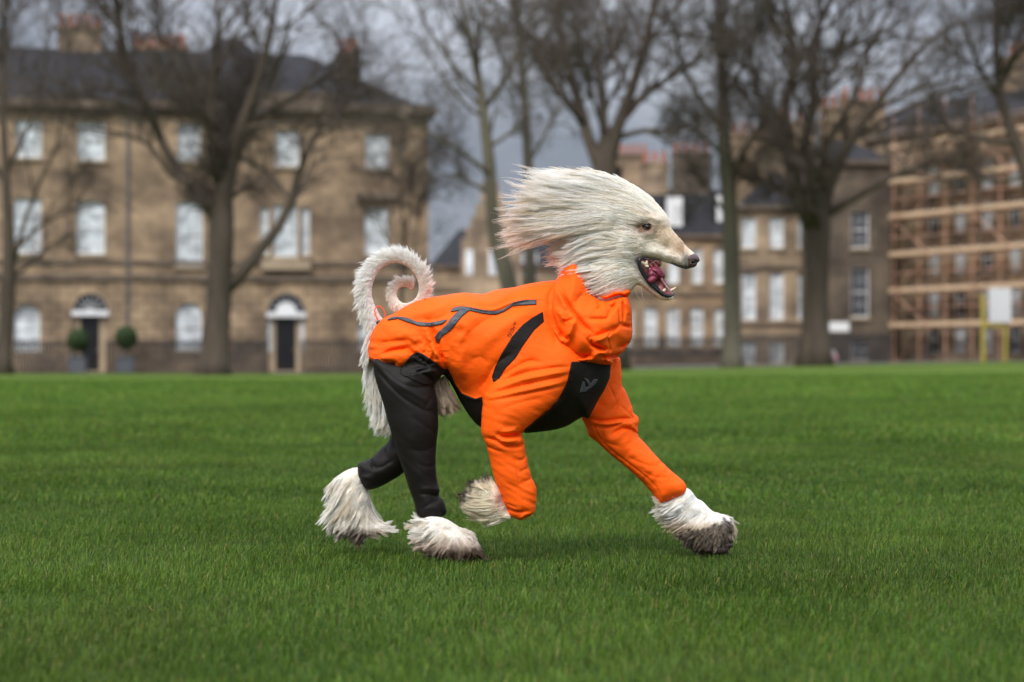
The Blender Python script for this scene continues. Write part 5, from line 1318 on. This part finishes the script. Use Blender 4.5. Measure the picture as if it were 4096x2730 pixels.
S = empty('scaffolding', (xa_, ya_, 0), 'tube scaffolding with pale timber boards across the house at the right edge', 'scaffolding', rz=ang)
m = MB()
for u in np.arange(-.2, 28, 2.6):
    m.tube([(u, -1.5, -.2), (u, -1.5, 15.2)], .034, 6); 
m.build('upright', M_rust, S)
m = MB()
for u in np.arange(1.4, 28, 5.2): m.tube([(u, -.32, -.2), (u, -.32, 14.8)], .035, 6)
m.build('inner_upright', M_galv, S)
lifts = [2.4, 4.4, 6.5, 8.7, 10.7, 12.7]
for z in lifts:
    MB().box(-.5, 28, -1.6, -.45, z, z+.06).box(-.5, 28, -1.66, -1.603, z+.0, z+.27).build('boards', M_board, S)
    t = MB().tube([(-.5, -1.56, z+1.1), (28, -1.56, z+1.1)], .024, 6)
    for u in np.arange(-.2, 28, 1.9): t.tube([(u, -1.6, z-.06), (u, -.2, z-.06)], .03, 5)
    t.build('guard_rail', M_rust, S)
for k, u in enumerate(np.arange(0, 26, 7.8)):
    t = MB()
    t.tube([(u+(3.8 if j % 2 else 0), -1.72, .2+j*2.1) for j in range(7)], .035, 5)
    t.build('diagonal_brace', M_rust, S)
# site board on yellow posts
def P3(px, py, Y): return ((px-CX)/FPX*Y, Y, CAMH+(HY-py)/FPX*Y)
sb = P3(2298*D, 702*D, 120); gz_ = float(terrain(np.array(sb[0]), np.array(112.)))
sg_ = empty('site_board', (sb[0], 120, gz_), 'blank white site board on yellow posts in front of the scaffolding', 'sign')
hh = sb[2]-gz_; MB().box(-.55, .55, -.03, .03, hh-.85, hh+.85).build('board', M_white, sg_)
MB().box(-.95, -.75, -.05, .05, -.1, hh+.55).build('post', M_yel, sg_); MB().box(.2, .36, .035, .12, -.1, hh-.86+.3).build('post', M_yel, sg_)
MB().box(-.95, .4, .035, .07, hh-1.05, hh-.87).build('crossbar', M_yel, sg_)

# ---- railings, planters, bag
def gzz(x): return float(terrain(np.array(float(x)), np.array(122.)))
for (a_, b_, Y_, lab) in ((-30, 175, 122.5, 'black iron spearhead railings left of the first black door'), (245, 618, 122.8, 'black iron railings between the two black doors'), (694, 1400, 123.1, 'black iron railings running right from the second black door'), (1402, 1700, 138.0, 'black iron railings before the dormered terrace'), (1702, 2045, 134.0, 'black iron railings before the corner house and dark stone house')):
    x0, x1 = (a_*D-CX)/FPX*Y_, (b_*D-CX)/FPX*Y_
    rail_fence('iron_railings', x0, x1, Y_, gzz((x0+x1)/2)+.0, lab, h=1.6, sp=.16, group='iron railings along the street')
M_leaf = mat('box_leaf', (.028, .055, .016), .6, col2=(.045, .08, .02), vscale=8)
def topiary(px, py, Y, lab, sc=1.0):
    x = (px*D-CX)/FPX*Y; g = -.12; zc_ = CAMH+(HY-py*D)/FPX*Y
    t = empty('potted_topiary', (x, Y, g), lab, 'potted plant', 'clipped ball shrubs beside the first black door')
    r = np.random.default_rng(int(px)); n = 1500; R = .58*sc
    d = r.normal(0, 1, (n, 3)); d /= np.linalg.norm(d, axis=1, keepdims=True); c = d*R*r.uniform(.75, 1.05, (n, 1))*np.array([1, 1, 1.05])+np.array([0, 0, zc_-g])
    a = r.normal(0, 1, (n, 3)); a /= np.linalg.norm(a, axis=1, keepdims=True); b = np.cross(a, d); s = .055
    V = np.stack([c-a*s, c-b*s, c+a*s, c+b*s], 1).reshape(-1, 3); Q = np.arange(n*4).reshape(-1, 4)
    link_mesh('foliage', np_mesh('foliage', V, Q, smooth=False), M_leaf, t)
    MB().sphere((0, 0, zc_-g), R*.8, 14, 10).build('core', M_leaf, t, True)
    MB().tube([(0, 0, .75), (0, 0, zc_-g-R*.6)], .05, 8).build('stem', M_trim, t)
    MB().box(-.42, .42, -.42, .42, 0, .72).box(-.46, .46, -.46, .46, .722, .80).build('planter', M_lead, t)
topiary(180, 782, 121.6, 'darker clipped ball shrub in a planter, standing left of the first black door')
topiary(290, 776, 121.6, 'clipped round shrub in a grey planter, standing right of the first black door')
xb_ = (1912*D-CX)/FPX*108
bag = empty('bag', (xb_, 108, float(terrain(np.array(xb_), np.array(108.)))), 'small pink and white bag on the grass right of the big trunk', 'bag')
mb = MB().sphere((0, 0, .30), .26, 14, 10, (1.0, .6, 1.25)); mb.build('bag_body', mat('pink_cloth', (.55, .16, .20), .7, col2=(.75, .6, .6), vscale=4), bag, True)
MB().tube([(-.12, 0, .5), (-.1, 0, .68), (.1, 0, .68), (.12, 0, .5)], .02, 6).build('strap', M_white, bag)

# ================================================================ BARE TREES
M_bark = mat('brown_bark', (.082, .062, .046), .9, var=.35, vscale=1.5, bump=.8, bscale=9, bdist=.05, stretch=(1, 1, .25))
M_bark2 = mat('green_grey_bark', (.125, .112, .080), .9, var=.3, vscale=1.2, bump=.6, bscale=9, bdist=.04, stretch=(1, 1, .25))
M_twig = mat('twig', (.085, .066, .051), .9)
M_twig2 = mat('pale_twig', (.115, .100, .080), .9)
def tubes_np(P, R, ns):
    """P (n,k,3), R (n,k) -> verts, quads"""
    n, k, _ = P.shape; T = np.gradient(P, axis=1); T /= np.linalg.norm(T, axis=2, keepdims=True)+1e-9
    up = np.where(np.abs(T[..., 2:3]) > .9, np.array([1., 0, 0]), np.array([0, 0, 1.]))
    A_ = np.cross(T, up); A_ /= np.linalg.norm(A_, axis=2, keepdims=True)+1e-9; B_ = np.cross(T, A_)
    an = np.arange(ns)*2*np.pi/ns
    V = P[:, :, None, :]+(A_[:, :, None, :]*np.cos(an)[None, None, :, None]+B_[:, :, None, :]*np.sin(an)[None, None, :, None])*R[:, :, None, None]
    b = (np.arange(n)[:, None, None]*k+np.arange(k-1)[None, :, None])*ns; j = np.arange(ns)[None, None, :]; j2 = (j+1) % ns
    Q = np.stack([b+j, b+ns+j, b+ns+j2, b+j2], 3).reshape(-1, 4)
    return V.reshape(-1, 3), Q
def resamp(P, k):
    d = np.r_[0, np.cumsum(np.linalg.norm(np.diff(P, axis=0), axis=1))]; s = np.linspace(0, d[-1], k)
    return np.stack([np.interp(s, d, P[:, i]) for i in range(P.shape[1])], 1)
def children_of(P, R, per, lf, ang, k, r, up=.15, t0=.2, minr=.004, lmin=.3):
    """spawn per children on each polyline"""
    n, kk, _ = P.shape; L_ = np.linalg.norm(np.diff(P, axis=1), axis=2).sum(1)
    i = np.repeat(np.arange(n), per); m = len(i); t = r.uniform(t0, 1, m); f = t*(kk-1); a = f.astype(int).clip(0, kk-2); w = (f-a)[:, None]
    B = P[i, a]*(1-w)+P[i, a+1]*w; T = P[i, a+1]-P[i, a]; T /= np.linalg.norm(T, axis=1, keepdims=True)+1e-9
    rb = R[i, a]*(1-w[:, 0])+R[i, a+1]*w[:, 0]
    q = r.normal(0, 1, (m, 3)); q -= (q*T).sum(1, keepdims=True)*T; q /= np.linalg.norm(q, axis=1, keepdims=True)+1e-9
    th = ang*r.uniform(.6, 1.3, m); d = T*np.cos(th)[:, None]+q*np.sin(th)[:, None]; d[:, 2] += up
    d /= np.linalg.norm(d, axis=1, keepdims=True)
    ln = np.maximum(L_[i]*lf*(1.0-.25*t)*r.uniform(.6, 1.25, m), lmin)
    out = np.empty((m, k, 3)); out[:, 0] = B; p = B.copy(); cn = r.normal(0, .10, (m, 3))
    for s in range(1, k):
        d = d+cn+r.normal(0, .12, (m, 3)); d[:, 2] += up*.12; d /= np.linalg.norm(d, axis=1, keepdims=True); p = p+d*(ln/(k-1))[:, None]; out[:, s] = p
    r0 = np.maximum(rb*.55, minr); RR = r0[:, None]*np.linspace(1, .35, k)[None]
    return out, RR
def tree(label, Y, trunk, limbs, bark, twig, seed, dens=1.0, group='bare trees along the edge of the lawn', bend=.6):
    r = np.random.default_rng(seed); sc = Y/5556.0
    x0 = (trunk[0][0]-1176.5)*sc; g = float(terrain(np.array(x0), np.array(min(Y, 112.))))-.05
    root = empty('bare_tree', (x0, Y, g), label, 'tree', group)
    def conv(l, dy0, dy1, is_trunk=False):
        q = np.array(l, float); P = np.stack([(q[:, 0]-1176.5)*sc, np.zeros(len(q)), CAMH+(827-q[:, 1])*sc], 1); s = np.linspace(0, 1, len(q))
        P[:, 1] = dy0+(dy1-dy0)*s**1.2
        if is_trunk: P[0, 2] = g-.3
        return np.hstack([P, (q[:, 2]*sc)[:, None]])
    org = np.array([x0, 0, g])
    mb = MB(); tr = smooth_poly(conv(trunk, 0, 0, True), 1, False)
    tr[0, 3] *= 1.3
    def addtube(C_, n): mb.tube([tuple(v-org) for v in C_[:, :3]], list(np.maximum(C_[:, 3], .01)), n)
    addtube(tr, 12)
    polys = []
    for l in limbs:
        dy = r.uniform(-3.0, 3.0)*bend; C_ = smooth_poly(conv(l, 0, dy), 1, False); C_[:, 1] += r.normal(0, .08, len(C_)); addtube(C_, 8); polys.append(resamp(C_, 10))
    # a few limbs towards and away from the viewer so that the crown is round
    top = tr[int(len(tr)*.6):]
    for q in range(5):
        b = top[r.integers(0, len(top))]; az = r.choice([-1, 1])*np.pi/2+r.normal(0, .5); ln = r.uniform(4, 7); s = np.linspace(0, 1, 8)[:, None]
        C_ = np.hstack([b[:3]+s*ln*np.array([math.cos(az)*.6, math.sin(az)*.7, 0])+s**1.4*np.array([0, 0, ln*.75]), (b[3]*.4*(1-.8*s))]); addtube(C_, 6); polys.append(resamp(C_, 10))
    mb.build('trunk', bark, root, True)
    if len(trunk) > 7: polys.append(resamp(tr[len(tr)//2:], 10))
    P = np.array([p[:, :3]-org for p in polys]); R = np.array([p[:, 3] for p in polys])
    Vs, Qs, off = [], [], 0
    def put(P, R, ns):
        nonlocal off
        V, Q = tubes_np(P, R, ns); Vs.append(V); Qs.append(Q+off); off += len(V)
    p1, r1 = children_of(P, R, int(8*dens), .62, .8, 7, r, .16, .30, .028); r1 = np.minimum(r1, .09); put(p1, r1, 5)
    p2, r2 = children_of(p1, r1, int(7*dens), .62, .7, 6, r, .12, .15, .017, .8); put(p2, r2, 4)
    p3, r3 = children_of(p2, r2, 5, .66, .7, 5, r, .10, .1, .011, .6); put(p3, r3, 3)
    p4, r4 = children_of(p3, r3, 3, .7, .6, 4, r, .08, .2, .008, .4); put(p4, r4, 3)
    link_mesh('crown', np_mesh('crown', np.concatenate(Vs), np.concatenate(Qs)), twig, root)
tree('slim bare tree cut by the left edge of the photo', 104, [(8,856,20),(14,760,17),(20,650,16),(20,560,14),(15,450,11),(8,300,8),(5,150,6),(10,0,4),(20,-80,2)],
    [[(25,620,7),(60,500,5),(90,420,4),(130,330,3),(150,200,2),(160,60,1)],[(18,600,6),(70,540,4),(130,500,3),(210,470,2)],[(18,640,5),(60,610,4),(110,560,3)],[(12,400,6),(60,300,4),(100,180,3),(110,60,2)],[(10,420,6),(-60,300,4),(-120,180,3)]], M_bark, M_twig, 1, .8)
tree('thick forked bare tree in front of the left townhouse', 100, [(488,852,40),(495,780,33),(502,700,30),(506,620,28),(508,540,30),(510,480,27),(512,420,20),(514,370,14)],
    [[(512,500,24),(518,430,21),(540,350,17),(562,280,14),(592,200,11),(620,100,8),(640,0,5),(650,-80,3)],[(504,510,22),(472,455,19),(428,415,15),(380,350,12),(340,260,10),(300,180,9),(270,80,7),(240,-40,4)],
     [(522,665,15),(560,622,15),(600,570,13),(640,520,12),(665,460,10),(692,380,8),(722,310,7),(765,250,5),(845,200,3)],[(510,450,16),(500,380,13),(490,300,11),(480,200,9),(500,90,7),(490,-30,4)],
     [(440,425,9),(390,400,7),(340,330,6),(250,300,4),(150,290,2)],[(562,280,10),(640,240,8),(740,180,5),(810,120,3)],[(310,200,7),(280,120,9),(285,20,6),(260,-60,3)],[(500,300,8),(430,200,6),(380,100,4),(370,0,3)]], M_bark, M_twig, 2, 1.15)
tree('leaning greenish bare tree rising behind the hound\'s back', 112, [(1180,852,24),(1176,700,22),(1166,640,20),(1142,560,18),(1130,470,15),(1125,380,14),(1112,270,12),(1100,180,10),(1076,80,7),(1050,-40,4)],
    [[(1125,400,7),(1060,350,5),(990,310,3),(920,270,2)],[(1112,250,7),(1160,180,6),(1200,90,4),(1230,0,3)],[(1130,450,5),(1080,420,4),(1020,400,2)],[(1105,220,6),(1040,150,5),(980,60,3),(940,-30,2)],[(1120,340,5),(1180,300,4),(1220,240,3)]], M_bark2, M_twig2, 3, .85)
tree('straight slender pale bare tree above the blown hair', 118, [(1222,850,15),(1219,700,14),(1218,600,13),(1215,400,12),(1206,250,10),(1196,120,8),(1190,0,6),(1185,-80,4)],
    [[(1212,380,5),(1250,310,4),(1290,230,3)],[(1204,230,5),(1160,150,4),(1130,60,3)],[(1200,180,5),(1250,100,4),(1290,10,3)]], M_bark2, M_twig2, 4, .8)
tree('stout dark bare tree forking above the hound\'s head', 102, [(1402,850,42),(1400,700,35),(1398,600,32),(1396,480,31),(1390,385,29),(1392,330,18),(1394,290,12)],
    [[(1385,400,18),(1350,310,14),(1330,230,12),(1310,160,10),(1290,70,7),(1260,-40,4)],[(1395,390,19),(1420,290,15),(1450,210,12),(1480,110,10),(1500,20,7),(1510,-60,4)],[(1392,360,12),(1385,250,10),(1375,150,7),(1380,40,4)],
     [(1428,270,9),(1500,200,7),(1590,150,5),(1650,60,3)],[(1340,280,8),(1270,200,6),(1230,110,4)],[(1410,320,8),(1480,300,6),(1560,300,4),(1620,280,2)]], M_bark, M_twig, 5, 1.1)
tree('tall straight greenish bare tree before the dormered terrace', 106, [(1682,838,26),(1682,760,21),(1680,560,20),(1675,450,18),(1665,330,16),(1660,200,13),(1655,80,9),(1650,-60,5)],
    [[(1672,420,7),(1720,330,6),(1760,260,4),(1790,180,3)],[(1662,300,8),(1600,220,6),(1560,140,4),(1540,50,3)],[(1660,230,7),(1710,150,5),(1740,60,3)],[(1668,360,6),(1620,320,5),(1580,280,3)],[(1675,500,5),(1630,440,4),(1600,400,2)]], M_bark2, M_twig2, 6, 1.0)
tree('broad dark bare tree with the thickest trunk, left of the scaffolding', 105, [(1872,834,42),(1874,740,32),(1876,640,28),(1878,560,30),(1880,505,29),(1880,450,18),(1880,400,12)],
    [[(1868,520,22),(1830,430,18),(1810,330,14),(1806,230,12),(1830,150,11),(1812,40,8),(1800,-60,5)],[(1888,510,18),(1905,430,14),(1950,330,12),(2000,260,10),(2060,180,8),(2130,100,6),(2200,55,4),(2300,40,2)],
     [(1872,510,18),(1862,400,14),(1850,330,12),(1872,230,12),(1862,120,9),(1900,20,6),(1930,-60,4)],[(1900,490,12),(1990,440,9),(2060,400,6),(2140,370,4),(2200,300,2)],[(1958,320,7),(2100,240,5),(2250,190,4),(2345,160,2)],
     [(1890,440,10),(1900,330,8),(1960,230,6),(1990,120,4),(2040,20,3)],[(1815,330,8),(1760,250,6),(1730,150,4),(1740,40,3)],[(1850,460,9),(1780,420,6),(1720,400,4)]], M_bark, M_twig, 7, 1.15)
tree('bare tree leaning in over the scaffolding from the right edge', 98, [(2430,835,34),(2410,600,28),(2372,430,20),(2335,330,15),(2300,230,12),(2290,120,9),(2290,0,6),(2300,-60,4)],
    [[(2335,330,8),(2250,320,6),(2170,290,4),(2120,230,2)],[(2300,230,7),(2240,150,5),(2200,60,3)],[(2380,450,9),(2460,330,7),(2520,200,5)],[(2300,200,6),(2350,100,4),(2380,0,3)],[(2360,400,6),(2290,420,4),(2210,390,3)]], M_bark, M_twig, 8, 1.0)
for i, (px, Y, lab) in enumerate(((925, 118, 'small thin bare tree against the right end of the left townhouse'),)):
    tree(lab, Y, [(px,852,6),(px+4,760,5),(px-3,680,5),(px+6,600,4),(px+2,520,3),(px-4,440,2),(px+8,360,1.5)],
        [[(px,640,3),(px+30,560,2),(px+45,470,1.5)],[(px,620,3),(px-40,540,2),(px-60,450,1.5)],[(px,560,2),(px+20,460,1.5),(px+30,380,1)]], M_bark, M_twig, 20+i, .85)
